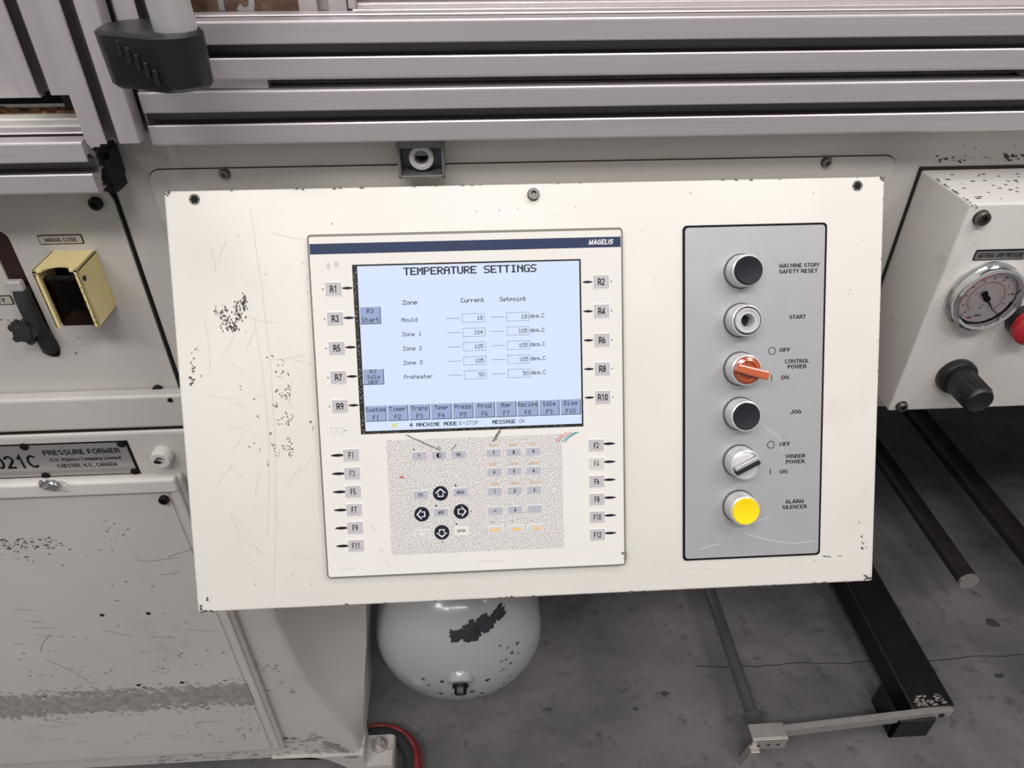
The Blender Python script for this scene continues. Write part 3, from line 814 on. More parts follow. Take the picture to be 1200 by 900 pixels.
link('pane', BX(-.098, 1.1, .720, .723, 1.3165, 1.6), 'paneglass', wf2)
link('beige_sheet', BX(-.098, 1.1, .732, .735, 1.3165, 1.6), 'beige', wf2)
# left door pane and interior
lp = link('door_pane', BX(-.90, -.384, .688, .698, 1.2467, 1.6, bev=.001), 'alu_z'); tag(lp, 'grey sheet panel of the left sliding door at the frame edge', 'panel')
lg = thing('sill_ledge', 'cream painted ledge behind the sill profile, at the left edge', 'ledge', (0, 0, 1.2))
link('ledge', BX(-.90, -.3255, .6655, .684, .01, .0290, bev=.002), 'body', lg)
link('rear_step', BX(-.90, -.3255, .682, .700, .012, .0300, bev=.002), 'console', lg)
bd = link('chipped_board', BX(-.90, -.352, .7005, .725, 1.2105, 1.229), 'wood'); tag(bd, 'chipped brown board inside the machine behind the cream ledge', 'board')
bm = bmesh.new()
for i in range(80):
    x, y = random.uniform(-.60, -.36), random.uniform(.702, .724); s = random.uniform(.002, .005)
    box(bm, x, x + s * 1.6, y, y + s, 1.229, 1.229 + s * .5)
o = link('board_splinters', bm, 'wood', bd); o['kind'] = 'stuff'
iw = link('dark_interior', BX(-1.0, -.31, .81, .83, 1.2105, 1.6), 'dark'); tag(iw, 'dark interior wall behind the left sliding door', 'panel')
bk = thing('door_stop', 'black block under the door stile', 'block', (-.366, .712, 1.2292)); link('block', BX(-.012, .03, -.004, .03, .0, .04, bev=.002), 'rubber', bk)
bm = bmesh.new(); tube(bm, [(0, -.009, .006), (0, -.004, .006)], .005, 12); link('bolt', bm, 'darkmetal', bk)

# ---------------------------------------------------------------- handle
hd = thing('guard_handle', 'black plastic handle end bracket holding a satin grey tube', 'handle', (-.2305, .60, 1.3035))
hd.scale = (1.20, 1.05, 1.05)
bm = bmesh.new()
# plan outline (x, y) of the end: long, with a rounded left and a round right where the tube sits
out = []
for i in range(9):
    a = math.radians(90 + 180 * i / 8); out.append((-.020 + .016 * math.cos(a), -.004 + .026 * math.sin(a)))
for i in range(13):
    a = math.radians(-100 + 190 * i / 12); out.append((.012 + .021 * math.cos(a), -.025 + .021 * math.sin(a)))
out.append((.004, .018))
# taller at left/bottom: loft two outlines
zt, zb = .016, -.021
n = len(out)
levels = [(zt, .93), (zt - .002, 1.0), (zb + .003, .965), (zb, .90)]
R_ = [[bm.verts.new((x * k, y * k, z - (.004 * (x + .03) / .06) * 0)) for x, y in out] for z, k in levels]
for a, b_ in zip(R_, R_[1:]):
    for i in range(n): bm.faces.new((a[i], a[(i + 1) % n], b_[(i + 1) % n], b_[i]))
bm.faces.new(R_[0]); bm.faces.new(R_[-1][::-1])
link('end_bracket', bm, 'black', hd, True)
bm = bmesh.new()
for i in range(5): 
    x = -.0165 + i * .0052
    box(bm, x, x + .0026, -.0336 - i * .0030, -.024, .002 - i * .0042, .012 - i * .0042, bev=.0006, seg=1)
link('grip_ridges', bm, 'black', hd)
link('mounting_foot', BX(-.034, -.020, .012, .034, -.014, -.002, bev=.002), 'black', hd)
bm = bmesh.new(); tube(bm, [(.0170, -.0225, .010), (.0170, -.028, .10), (.0170, -.034, .30)], .0125, 32); link('tube', bm, 'tube', hd, True)

# ---------------------------------------------------------------- lock receiver under the rails
lr = thing('lock_receiver', 'grey cast lock receiver with round catch hanging below the rails', 'latch', (-.0475, .6565, 1.1975), WALL)
bm = bmesh.new()
w, t_ = .0215, .0025
box(bm, -w, -w + t_, -.0185, .0165, -.022, .004, bev=.0006, seg=1); box(bm, w - t_, w, -.0185, .0165, -.022, .004, bev=.0006, seg=1)
box(bm, -w, w, -.0185, -.0160, -.022, .004, bev=.0006, seg=1); box(bm, -w, w, .009, .0215, -.022, .003, bev=.0006, seg=1)
box(bm, -w, w, -.0185, .02, -.0235, -.020)
link('housing', bm, 'castgrey', lr)
for x in (-.0145, .0145): link('slot', BX(x - .0035, x + .0035, .0175, .0205, .003, .0034), 'dark', lr)
bm = bmesh.new(); lathe(bm, [(.0065, -.018), (.0065, -.004), (.0075, -.003), (.0110, -.003), (.0120, -.0045), (.0120, -.018)], 30, 0, -.002); link('catch_ring', bm, 'castlight', lr, True)
bm = bmesh.new(); lathe(bm, [(0, -.019), (.0066, -.019)], 24, 0, -.002); link('bore', bm, 'dark', lr)
link('tongue', BX(-.006, .006, -.0005, .009, -.016, -.0035, bev=.0015), 'castgrey', lr)

# ---------------------------------------------------------------- the console: local x right, y up the slope, z out of the face
P0 = Vector((.0303, .54176, 1.01849)); TILT = (math.radians(60), 0, 0)
con = thing('control_console', 'large tilted cream steel control console with screen and button plate', 'console', P0, TILT)
cx0, cx1, cy0, cy1 = -.309, .357, -.2115, .185
bm = BX(cx0, cx1, cy0, cy1, -.045, 0, bev=.0022, seg=3)
link('enclosure', bm, 'console', con, True)
# wedge that carries the box on the machine: polygon in (y,z) local; wall plane goes from the top back down
c30, s30 = math.cos(PI / 6), math.sin(PI / 6)


def loc_yz(Y, Z):
    dY, dZ = Y - P0.y, Z - P0.z
    return (dY * s30 + dZ * c30, -dY * c30 + dZ * s30)


w1 = loc_yz(.678, 1.150); w2 = loc_yz(.678, .93); 
bm = bmesh.new(); prism(bm, [(.165, -.044), w1, w2, (-.190, -.044)], cx0 + .02, cx1 - .02, 'x')
link('rear_wedge', bm, 'body', con)
socket_screw(con, .0246, .1752, 0, .0052, .005, 'screw', washer=.0058)
for x, y in ((-.282, .1772), (.3305, .1768)):
    bm = bmesh.new(); lathe(bm, [(0, .0002), (.0040, .0002)], 6, x, y); ring(bm, x, y, .0040, .0049, .0003, 24, mi=1)
    link('screw_hole', bm, ['dark', 'grey_ink'], con)
# paint wear on the console
bm = bmesh.new()
for (cx, cy, w_, h_) in ((-.2625, .070, .006, .009), (-.251, .0745, .004, .010), (-.2445, .080, .0025, .009), (-.256, .062, .006, .005)):
    for i in range(34):
        blob(bm, cx + random.gauss(0, w_ * .5), cy + random.gauss(0, h_ * .55), .0008, .0016, .0003, 6)
for i in range(10): blob(bm, -.2705 + random.uniform(-.002, .002), .077 + random.uniform(-.004, .004), .0006, .001, .0003, 5)
o = link('paint_chips', bm, 'chip', con); o['kind'] = 'stuff'; o['label'] = 'dark chipped paint left of the screen'
P = []
for i in range(12): P.append((-.297 + random.uniform(-.003, .003) + (.006 if i % 3 == 0 else 0), .042 - i * .0028, .0006, .0006, 1, .0011, 1))
P += [(-.2970, .0125, .002, .004, 9, .0014, 1), (-.2895, .042, .001, .002, 3, .0012, .8), (-.296, .026, .001, .003, 4, .001, .8)]
for (x, y) in ((-.224, .036), (-.2145, .028), (-.2110, .018), (-.217, .016)): P.append((x, y, .003, .004, 5, .0010, 1))
for (x, y) in ((-.2185, .000), (-.2135, -.004), (-.2100, .003), (-.2105, -.004), (-.2225, -.012), (-.2135, -.022), (-.2195, -.028), (-.2105, -.03), (-.209, -.024), (-.213, -.045), (-.2165, -.054), (-.211, -.052), (-.2265, -.052), (-.224, -.058), (-.2105, -.060)): P.append((x, y, .0026, .0030, 8, .0009, .8))
for (x, y) in ((-.241, -.006), (-.239, -.024), (-.249, -.050), (-.245, -.048), (-.240, -.055), (-.233, -.068), (-.191, -.028), (-.189, -.036), (-.228, -.040), (-.253, .005)): P.append((x, y, .001, .002, 3, .0010, .7))
P += [(-.2985, -.1985, .0006, .002, 3, .0016, 1), (-.3055, -.206, .001, .004, 10, .0012, 1), (-.300, -.2105, .006, .0004, 8, .0010, 3)]
P += [(.345, -.165, .001, .001, 2, .0012, .8), (.3475, -.174, .003, .004, 7, .0013, 1), (.341, -.150, .001, .002, 3, .0009, .7), (.351, -.207, .004, .003, 18, .0013, 1.4), (.315, -.1835, .008, .0002, 3, .0006, 7), (.3555, .10, .0006, .1, 10, .0008, .6), (.355, .182, .002, .002, 9, .0012, 1)]
P += [(-.306, .183, .002, .002, 8, .0012, 1), (.05, -.2105, .3, .0006, 26, .0009, 3), (.05, .1845, .3, .0005, 20, .0007, 3), (0, .16, .3, .02, 16, .0006, 1), (0, -.19, .3, .015, 14, .0006, 1), (-.2, .1, .08, .05, 20, .0005, 1), (.13, 0, .02, .16, 9, .0005, 1), (.33, 0, .02, .15, 8, .0006, 1)]
chips(con, P, .0003, 'chip', 'small_paint_chips')
segs = [(-.233, .17, -.236, -.20), (-.236, .07, -.238, -.14), (-.28, .02, -.282, .07), (-.205, .03, -.184, .024), (-.23, .095, -.245, .105), (-.27, -.03, -.24, -.04), (-.225, .03, -.19, .035), (.15, -.19, .20, -.192)]
for i in range(30):
    x, y = random.uniform(-.29, -.20), random.uniform(-.19, .16); a = random.uniform(-1.5, 1.5); L = random.uniform(.008, .03); segs.append((x, y, x + L * math.cos(a), y + L * math.sin(a)))
scratches(con, segs, .00025, .00013)

# ---------------------------------------------------------------- operator terminal
tm = thing('operator_terminal', 'white operator terminal with lit screen and keypad, set in the console', 'terminal', P0 + Matrix.Rotation(TILT[0], 3, 'X') @ Vector((-.0383, -.0190, .0006)), TILT)
ox, oy = .0383, .0190      # offsets to use console coordinates below
TW, TH = .1444, .1620


def T(x, y): return x + ox, y + oy


bm = bmesh.new(); prism(bm, rrect(-TW, TW, -TH, TH, .0035), 0, .0052); link('rim', bm, 'lip', tm)
bm = bmesh.new(); prism(bm, rrect(-TW + .0019, TW - .0019, -TH + .0019, TH - .0024, .002), .005, .0065); link('face', bm, 'white', tm)
zf = .0066
bm = bmesh.new(); quad(bm, -TW + .0022, TW - .0022, .1345 - .0095 + oy, .1345 + oy, zf); link('blue_stripe', bm, 'navy', tm)
txt('MAGELIS', .0044, *T(.0850, .1300), zf + .0002, 'whiteink', tm, width=.0225, bold=.02, shear=.25)
# screen opening: dark frame standing proud of a recessed lcd look
sx0, sy0 = T(-.1432, -.0420); sx1, sy1 = T(.0665, .1150)
bm = bmesh.new(); quad(bm, sx0, sx1, sy0, sy1, zf); link('screen_border', bm, 'gap', tm)
lx0, ly0 = T(-.1386, -.0390); lx1, ly1 = T(.0648, .1134)
bm = bmesh.new(); quad(bm, lx0, lx1, ly0, ly1, zf + .0003)
scn = link('screen', bm, 'lcd', tm); scn['label'] = 'lit pale blue screen'
zs = zf - .0001                                    # pix() draws at .0009, so lift the object
bm = bmesh.new()
pix(bm, 'TEMPERATURE SETTINGS', *T(-.0968, .1078), .00612, .0068, bold=1.55)
o = link('screen_title', bm, 'lcdink', scn); o.location.z = zs
bm = bmesh.new()
pt = .00262
pix(bm, 'Zone', *T(-.0990, .0795), .0035, .0040, 1.3)
pix(bm, 'Current', *T(-.0455, .0800), .00315, .0040, 1.35)
pix(bm, 'Setpoint', *T(-.0095, .0800), .0031, .0040, 1.35)
rowsy = [.0636, .0504, .0372, .0240, .0108]
for lab_, y in zip(('Mould', 'Zone 1', 'Zone 2', 'Zone 3', 'Preheater'), rowsy): pix(bm, lab_, *T(-.1005, y), .0030, .0038)
va = ('18', '104', '105', '105', '50'); vb = ('18', '105', '105', '105', '50')
for i, y in enumerate(rowsy):
    pix(bm, va[i], *T(-.0250 - .0031 * len(va[i]), y), .0029, .0038, 1.2)
    pix(bm, vb[i], *T(.0163 - .0031 * len(vb[i]), y), .0029, .0038, 1.2)
    pix(bm, 'deg.C', *T(.0175, y + .0004), .0029, .0038)
    for (a, b_) in ((-.0596, -.0470), (-.0185, -.0060)): X_, Y_ = T(a, y + .0002); quad(bm, X_, X_ + b_ - a, Y_ - .00025, Y_ + .00010, .0009)
    for (a, b_) in ((-.0448, -.0238), (-.0038, .0170)):
        (X0_, Y0_), (X1_, Y1_) = T(a, y - .0040), T(b_, y + .0040); g_ = .00028
        quad(bm, X0_, X1_, Y0_, Y0_ + g_, .0009); quad(bm, X0_, X1_, Y1_ - g_, Y1_, .0009); quad(bm, X0_, X0_ + g_, Y0_, Y1_, .0009); quad(bm, X1_ - g_, X1_, Y0_, Y1_, .0009)
o = link('screen_readings', bm, 'lcdink', scn); o.location.z = zs


def softkey(x0, x1, y0, y1, lines, pitch_, hh_):
    (a, c), (b_, d) = T(x0, y0), T(x1, y1)
    bm = bmesh.new(); e = .0006
    quad(bm, a, b_, c, d, .0005, 0); quad(bm, a, b_, d - e, d, .0006, 1); quad(bm, a, a + e, c, d, .0006, 1)
    quad(bm, a, b_, c, c + e * 1.3, .0006, 2); quad(bm, b_ - e * 1.3, b_, c, d, .0006, 2)
    n_ = len(lines)
    for i, s in enumerate(lines):
        y = d - (i + .5) * (d - c) / n_
        k0 = len(bm.verts)
        pix(bm, s, (a + b_) / 2 - len(s) * pitch_ / 2 + pitch_ * .08, y, pitch_, hh_, 1.15)
    for f in bm.faces:
        if abs(f.calc_center_median().z - .0009) < 1e-5: f.material_index = 3
    k = link('soft_key', bm, ['lcdkey', 'lcdlight', 'lcddark', 'lcdink'], scn); k.location.z = zs
    return k


softkey(-.1386, -.1192, .0605, .0768, ('R3', 'Start'), .0033, .0042)
softkey(-.1386, -.1190, .0045, .0193, ('R7', 'Idle', 'OFF'), .0032, .0035)
names = ('System', 'Timer', 'Trans', 'Temp', 'Press', 'Prod', 'Mgr', 'Recipe', 'Idle', 'Diag')
for i, s in enumerate(names):
    x0 = -.1382 + i * .0203
    softkey(x0, x0 + .0198, -.0302, -.0150, (s, 'F%d' % (i + 1)), .0032, .0042)
bm = bmesh.new(); pix(bm, '4 MACHINE MODE', *T(-.0975, -.0345), .0032, .0036, 1.6); pix(bm, 'E-STOP', *T(-.0510, -.0345), .0031, .0036, .9); pix(bm, 'MESSAGE', *T(-.0200, -.0345), .0032, .0036, 1.6); pix(bm, 'OK', *T(.0055, -.0345), .0031, .0036, .9)
o = link('message_line', bm, 'lcdink', scn); o.location.z = zs
bm = bmesh.new(); X_, Y_ = T(-.1115, -.0345); quad(bm, X_ - .0022, X_ + .0022, Y_ - .0022, Y_ + .0022, .0009); o = link('page_mark', bm, 'lcdyellow', scn); o.location.z = zs
# grime on the screen border
bm = bmesh.new()
for i in range(160): x, y = T(-.1410 + random.uniform(-.0014, .0014), random.uniform(-.041, .113)); blob(bm, x, y, .0004, .0006, zf + .0006, 5)
for i in range(60): x, y = T(random.uniform(-.14, .06), -.0405 + random.uniform(-.001, .001)); blob(bm, x, y, .0008, .0003, zf + .0006, 5)
o = link('border_dust', bm, 'chipgrey', tm); o['kind'] = 'stuff'


def key(x, y, w, h_, s, th, base='key', rim='keyrim', ink='line', raise_=.0005, rim_w=.0007, bold=.012, sxx=.82, name='key', label=None):
    X_, Y_ = T(x, y)
    bm = bmesh.new()
    if rim: prism(bm, rrect(X_ - w / 2 - rim_w, X_ + w / 2 + rim_w, Y_ - h_ / 2 - rim_w, Y_ + h_ / 2 + rim_w, .0007, 2), zf - .0002, zf + .0002, mi=1)
    prism(bm, rrect(X_ - w / 2, X_ + w / 2, Y_ - h_ / 2, Y_ + h_ / 2, .0004, 2), zf, zf + raise_)
    k = link(name, bm, [base, rim or base], tm)
    if label: k['label'] = label
    if s: txt(s, th, X_, Y_, zf + raise_ + .0001, ink, k, 'legend', sx=sxx * .95, bold=bold + .03)
    return k


def oval(x, y, rx=.0058, ry=.0014):
    X_, Y_ = T(x, y); bm = bmesh.new()
    poly(bm, [(X_ + rx * math.copysign(abs(math.cos(a)) ** 1.5, math.cos(a)), Y_ + ry * math.sin(a)) for a in [2 * PI * i / 28 for i in range(28)]], zf + .0003)
    return link('lamp_window', bm, 'oval', tm)


def dot(x, y, r=.0008):
    X_, Y_ = T(x, y); bm = bmesh.new(); lathe(bm, [(0, zf + .0003), (r, zf + .0003)], 14, X_, Y_); return link('indicator_dot', bm, 'line', tm)


for i in range(5):
    y = .0936 - i * .02705
    key(-.1610, y, .0145, .0118, 'R%d' % (2 * i + 1), .0062)
    key(.0852, y, .0145, .0122, 'R%d' % (2 * i + 2), .0062)
    oval(-.1485, y + .0005, .0050, .0012); oval(.0725, y + .0002, .0046, .0011)
    dot(-.1706, y, .0006); dot(.0946, y, .0006)
for i in range(6):
    y = -.0612 - i * .01758
    key(-.1532, y, .0148, .0114, 'F%d' % (2 * i + 1), .0058, sxx=.72, ink='line' if i != 1 else 'grey_ink', bold=.0, label='worn grey function key' if i == 1 else None)
    key(.0783, y + .0006, .0146, .0112, 'F%d' % (2 * i + 2), .0056, sxx=.72, base='key' if i != 1 else 'keyworn', ink='line' if i != 1 else 'grey_ink', bold=0, label='rubbed pale function key' if i == 1 else None)
    oval(-.1656, y + .0003, .0066, .0014); oval(.0905, y + .0018, .0062, .0013)
# marks
txt('8', .006, *T(-.1645, .1145), zf + .0002, 'keyworn', tm, 'faded_mark'); txt('R', .005, *T(-.1570, .1155), zf + .0002, 'stain', tm, 'faded_mark')
bm = bmesh.new(); X_, Y_ = T(-.1650, -.0385)
for a, b_, c, d in ((-.006, .006, .0036, .0040), (-.006, -.0056, -.003, .004), (.0056, .006, -.003, .004)): quad(bm, X_ + a, X_ + b_, Y_ + c, Y_ + d, zf + .0002)
ring(bm, X_, Y_ - .002, .0022, .0027, zf + .0002, 16, 0, 180); link('faded_mark', bm, 'keyworn', tm); dot(-.1572, -.0375, .0006)
# corner flash logo
bm = bmesh.new()
for k, mi in ((0, 0), (1, 0), (2, 1), (3, 1)):
    pts = []; X_, Y_ = T(.0395 + k * .0026 + (.001 if k > 1 else 0), -.0560)
    for t in range(8):
        u = t / 7; pts.append((X_ + .011 * u ** 1.35 + (.002 if k > 0 else 0) * u, Y_ + .0092 * u ** .8))
    for (ax, ay), (bx, by) in zip(pts, pts[1:]):
        wdt = .0005 if mi == 0 else .0008
        poly(bm, [(ax, ay), (bx, by), (bx + wdt, by - wdt), (ax + wdt, ay - wdt * .4)], zf + .0003, mi)
link('corner_flash', bm, ['red_ink', 'teal_ink'], tm)
# speckled keypad field
(kx0, ky0), (kx1, ky1) = T(-.1200, -.1600), T(.0455, -.0485)
bm = bmesh.new(); quad(bm, kx0, kx1, ky0, ky1, zf + .00005); link('speckled_field', bm, 'speckle', tm)
bm = bmesh.new()
for k in range(26):
    t = k / 25; x, y = T(-.100 + .031 * t, -.0445 - .016 * t); blob(bm, x, y, .0020, .0009, zf + .00018, 7, -.5)
for k in range(22):
    t = k / 21; x, y = T(-.013 - .006 * t + random.uniform(-.001, .001), -.0430 - .010 * t); blob(bm, x, y, .0016, .0010, zf + .00018, 7)
for k in range(6): x, y = T(-.060 + k * .001, -.0605 + k * .001); blob(bm, x, y, .0012, .0008, zf + .00018, 7)
o = link('grime', bm, 'chipgrey', tm); o['kind'] = 'stuff'
# numeric keys
numx = (-.0196, -.0006, .0180); numy = (-.0642, -.0826, -.1017, -.1204)
for j, row in enumerate((('7', '8', '9'), ('4', '5', '6'), ('1', '2', '3'), ('+/-', '0', '.'))):
    for i, s in enumerate(row):
        key(numx[i], numy[j], .0138, .0072, s, .0034 if s != '+/-' else .0024, 'keynum', 'keyrim', bold=.02, sxx=.95, rim_w=.0004)
        if j < 3:
            bm = bmesh.new()
            for q in range(3 if s in '94' else 4):
                X_, Y_ = T(numx[i] - .0042 + q * .0022, numy[j] + .0072)
                quad(bm, X_, X_ + .0016, Y_ - .0011, Y_ - .0008, zf + .0002); quad(bm, X_, X_ + .0016, Y_ + .0008, Y_ + .0011, zf + .0002)
                quad(bm, X_, X_ + .0003, Y_ - .0011, Y_ + .0011, zf + .0002); quad(bm, X_ + .0013, X_ + .0016, Y_ - .0011, Y_ + .0011, zf + .0002)
            link('letter_row', bm, 'orange_ink', tm)
for i in range(3):
    k = key(numx[i], -.1392, .0142, .0068, None, 0, 'keyworn', 'keyrim', rim_w=.0004, label='worn pale key with amber centre')
    X_, Y_ = T(numx[i] + (-.001, 0, .001)[i], -.1392); bm = bmesh.new(); quad(bm, X_ - .0042 + i * .0012, X_ + .0044, Y_ - .0010, Y_ + .0010, zf + .0007); link('amber_mark', bm, 'amber', k)
    dot(numx[i] - .0032, -.1318, .0006)
key(-.0898, -.0645, .0140, .0076, '?', .0036, 'keynum', bold=.0, rim_w=.0004)
k = key(-.0711, -.0645, .0140, .0076, None, 0, 'keynum', rim_w=.0004)
X_, Y_ = T(-.0711, -.0645); bm = bmesh.new(); ring(bm, X_, Y_, .0020, .0025, zf + .0007, 24); ring(bm, X_, Y_, .0, .0022, zf + .0007, 14, 90, 270); link('legend', bm, 'line', k)
key(-.0524, -.0645, .0140, .0076, 'DEL', .0030, 'keynum', bold=0, rim_w=.0004, sxx=.8)
dot(-.0945, -.0578, .0007)
X_, Y_ = T(-.0711, -.0575); bm = bmesh.new(); ring(bm, X_, Y_, .0011, .0016, zf + .0003, 20); link('indicator_ring', bm, 'grey_ink', tm)
key(-.0897, -.1020, .0140, .0076, 'ESC', .0030, 'keynum', bold=0, rim_w=.0004, sxx=.8)
key(-.0522, -.1010, .0140, .0076, 'MENU', .0030, 'keynum', bold=.01, rim_w=.0004, sxx=.8)
key(-.0714, -.1200, .0136, .0076, 'MOD', .0030, 'keynum', bold=.01, rim_w=.0004, sxx=.8)
key(-.0897, -.1402, .0134, .0072, 'SHIFT', .0026, 'keyworn', bold=.0, rim_w=.0006, sxx=.8, ink='whiteink', label='worn pale key')
key(-.0527, -.1388, .0138, .0090, 'ENTER', .0028, 'white', 'keyworn', bold=.01, rim_w=.0006, sxx=.8, label='white key')
for (x, y) in ((-.0897, -.0955), (-.0522, -.0942), (-.0714, -.1132), (-.0527, -.1320)):
    bm = bmesh.new(); X_, Y_ = T(x, y)
    for q in range(4): ring(bm, X_ - .0038 + q * .0026, Y_, .0008, .0011, zf + .0002, 10)
    link('faded_mark', bm, 'keyworn', tm)
    if x > -.08: dot(x - .0045, y, .0009)
# arrow keys
for (x, y, rot_) in ((-.0712, -.1013, 0), (-.0897, -.1209, 90), (-.0522, -.1198, -90), (-.0714, -.1395, 180)):
    X_, Y_ = T(x, y)
    bm = bmesh.new(); lathe(bm, [(.0072, zf), (.0072, zf + .0004), (.0066, zf + .0007), (0, zf + .0007)], 30, X_, Y_)
    k = link('arrow_key', bm, 'arrowkey', tm); k['label'] = 'round navy arrow key'
    A_ = [(0, .0050), (.0052, .0004), (.0026, .0004), (.0026, -.0032), (-.0026, -.0032), (-.0026, .0004), (-.0052, .0004)]
    ca, sa = math.cos(math.radians(rot_)), math.sin(math.radians(rot_))
    bm = bmesh.new()
    o_ = [(px * ca - py * sa, px * sa + py * ca) for px, py in A_]; i_ = [(px * .74, py * .74) for px, py in o_]
    for a in range(7):
        c = (a + 1) % 7; bm.faces.new([bm.verts.new((X_ + q[0], Y_ + q[1], zf + .0009)) for q in (o_[a], o_[c], i_[c], i_[a])])
    link('legend', bm, 'whiteink', k)
dot(-.0430, -.1200, .0006); dot(-.0714, -.1490, .0006)
bm = bmesh.new(); X_, Y_ = T(-.1070, -.0845); poly(bm, [(X_ - .003, Y_ + .0003), (X_, Y_ + .0014), (X_ + .003, Y_ - .0002), (X_ - .001, Y_ - .0003)], zf + .0003); link('red_nick', bm, 'red_ink', tm)
for cx, cy, n_ in ((-.107, -.083, 6), (-.0995, -.1205, 10)):
    bm = bmesh.new()
    for i in range(n_): X_, Y_ = T(cx + random.uniform(-.002, .002), cy + random.uniform(-.003, .003)); blob(bm, X_, Y_, .0003, .0004, zf + .0003, 5)
    o = link('red_flecks', bm, 'red_ink', tm); o['kind'] = 'stuff'
scratches(tm, [(*T(-.138, -.130), *T(-.134, -.136)), (*T(-.132, -.152), *T(-.128, -.157)), (*T(-.126, -.165), *T(-.121, -.171)), (*T(-.17, -.172), *T(-.155, -.171)), (*T(-.04, -.171), *T(-.015, -.171))], zf + .0002, .0002, 'stain')
bm = bmesh.new(); X_, Y_ = T(.1045, -.1700); prism(bm, [(X_ - .003, Y_ + .001), (X_, Y_), (X_ - .001, Y_ - .004), (X_ + .002, Y_ - .004), (X_ + .002, Y_ + .003), (X_ - .003, Y_ + .003)], zf - .001, zf + .0003); link('corner_nick', bm, 'lip', tm)

# ---------------------------------------------------------------- switch plate
sp_o = Vector((.2327, -.0187, .0004))
sw = thing('switch_plate', 'silver switch plate with black border at the right of the console', 'panel', P0 + Matrix.Rotation(TILT[0], 3, 'X') @ sp_o, TILT)


def Q(x, y): return x - sp_o.x, y - sp_o.y


bm = bmesh.new(); prism(bm, rrect(-.0690, .0690, -.1623, .1623, .004), 0, .0009); link('border', bm, 'line', sw)
bm = bmesh.new(); prism(bm, rrect(-.0668, .0668, -.1601, .1601, .0032), .0009, .0013); link('plate', bm, 'silver', sw)
zq = .0014
for s, x, y, w_ in (('MACHINE STOP/', .2752, .1042, .0385), ('SAFETY RESET', .2744, .0988, .0372), ('START', .2745, .0556, .0160), ('OFF', .2627, .0243, .0108), ('CONTROL', .2747, .0132, .0238), ('POWER', .2747, .0080, .0185),
                  ('ON', .2631, -.0022, .0078), ('JOG', .2745, -.0360, .0108), ('OFF', .2640, -.0675, .0108), ('WINDER', .2747, -.0798, .0195), ('POWER', .2747, -.0853, .0185), ('ON', .2631, -.0948, .0078), ('ALARM', .2747, -.1252, .0185), ('SILENCER', .2747, -.1307, .0245)):
    txt(s, .0038, *Q(x, y), zq, 'line', sw, width=w_, bold=.05)
for y in (.0237, -.0677):
    bm = bmesh.new(); X_, Y_ = Q(.2502, y); ring(bm, X_, Y_, .0030, .0037, zq, 28); link('off_symbol', bm, 'line', sw)
for y in (-.0024, -.0945):
    bm = bmesh.new(); X_, Y_ = Q(.2500, y); quad(bm, X_ - .00045, X_ + .00045, Y_ - .0030, Y_ + .0030, zq); link('on_symbol', bm, 'line', sw)
scratches(sw, [(*Q(.235, -.04), *Q(.258, -.06)), (*Q(.258, -.06), *Q(.262, -.075)), (*Q(.225, -.155), *Q(.262, -.166)), (*Q(.262, -.166), *Q(.295, -.166)), (*Q(.225, -.150), *Q(.25, -.140)), (*Q(.18, -.17), *Q(.20, -.165))], zq, .00014, 'whiteink')

BXc = .2190
bez = [(.0150, .0010), (.0154, .0016), (.0154, .0060), (.0150, .0080), (.0149, .0175), (.0143, .0190), (.0132, .0195)]


def button(y, prof_in, mats_bez, cap=None, capmat=None, label=None, name='push_button'):
    X_, Y_ = Q(BXc, y)
    bm = bmesh.new(); lathe(bm, [(.0165, .0010), (.0165, .0018), (.0150, .0018)], 40, X_, Y_, mi=1); lathe(bm, bez + prof_in, 40, X_, Y_)
    b_ = link(name, bm, [mats_bez, 'grey_ink'], sw, True)
    if label: b_['label'] = label
    if cap:
        bm = bmesh.new(); lathe(bm, cap, 40, X_, Y_); c = link('cap', bm, capmat, b_, True)
    return b_, X_, Y_


capflat = [(.0130, .0150), (.0130, .0215), (.0124, .0222), (.0112, .0222), (.0106, .0219), (0, .0219)]
button(.1000, [(.0131, .0160)], 'bezelwhite', capflat, 'capblack', 'black push button at the top of the plate')
button(-.0358, [(.0131, .0160)], 'bezelwhite', [(r_, z_ - .003) for r_, z_ in capflat], 'capblack', 'black push button beside JOG')
button(-.1275, [(.0131, .0160)], 'bezelwhite', [(r_, z_ - .0015) for r_, z_ in capflat], 'yellowcap', 'yellow push button beside ALARM SILENCER')
b_, X_, Y_ = button(.0540, [(.0131, .0160)], 'bezelwhite', None, None, 'open start button without its lens')
bm = bmesh.new(); lathe(bm, [(.0132, .0150), (.0128, .0165), (.0118, .0165)], 40, X_, Y_); link('dark_ring', bm, 'gap', b_, True)
bm = bmesh.new(); lathe(bm, [(.0118, .0150), (.0118, .0200), (.0112, .0208), (.0098, .0208), (.0094, .0196), (.0076, .0196), (.0074, .0206), (.0066, .0206), (.0062, .0200), (.0060, .0050)], 40, X_, Y_); link('socket', bm, 'bezelwhite', b_, True)
bm = bmesh.new(); lathe(bm, [(0, .0052), (.0061, .0052)], 20, X_, Y_); link('bore', bm, 'capblack', b_)
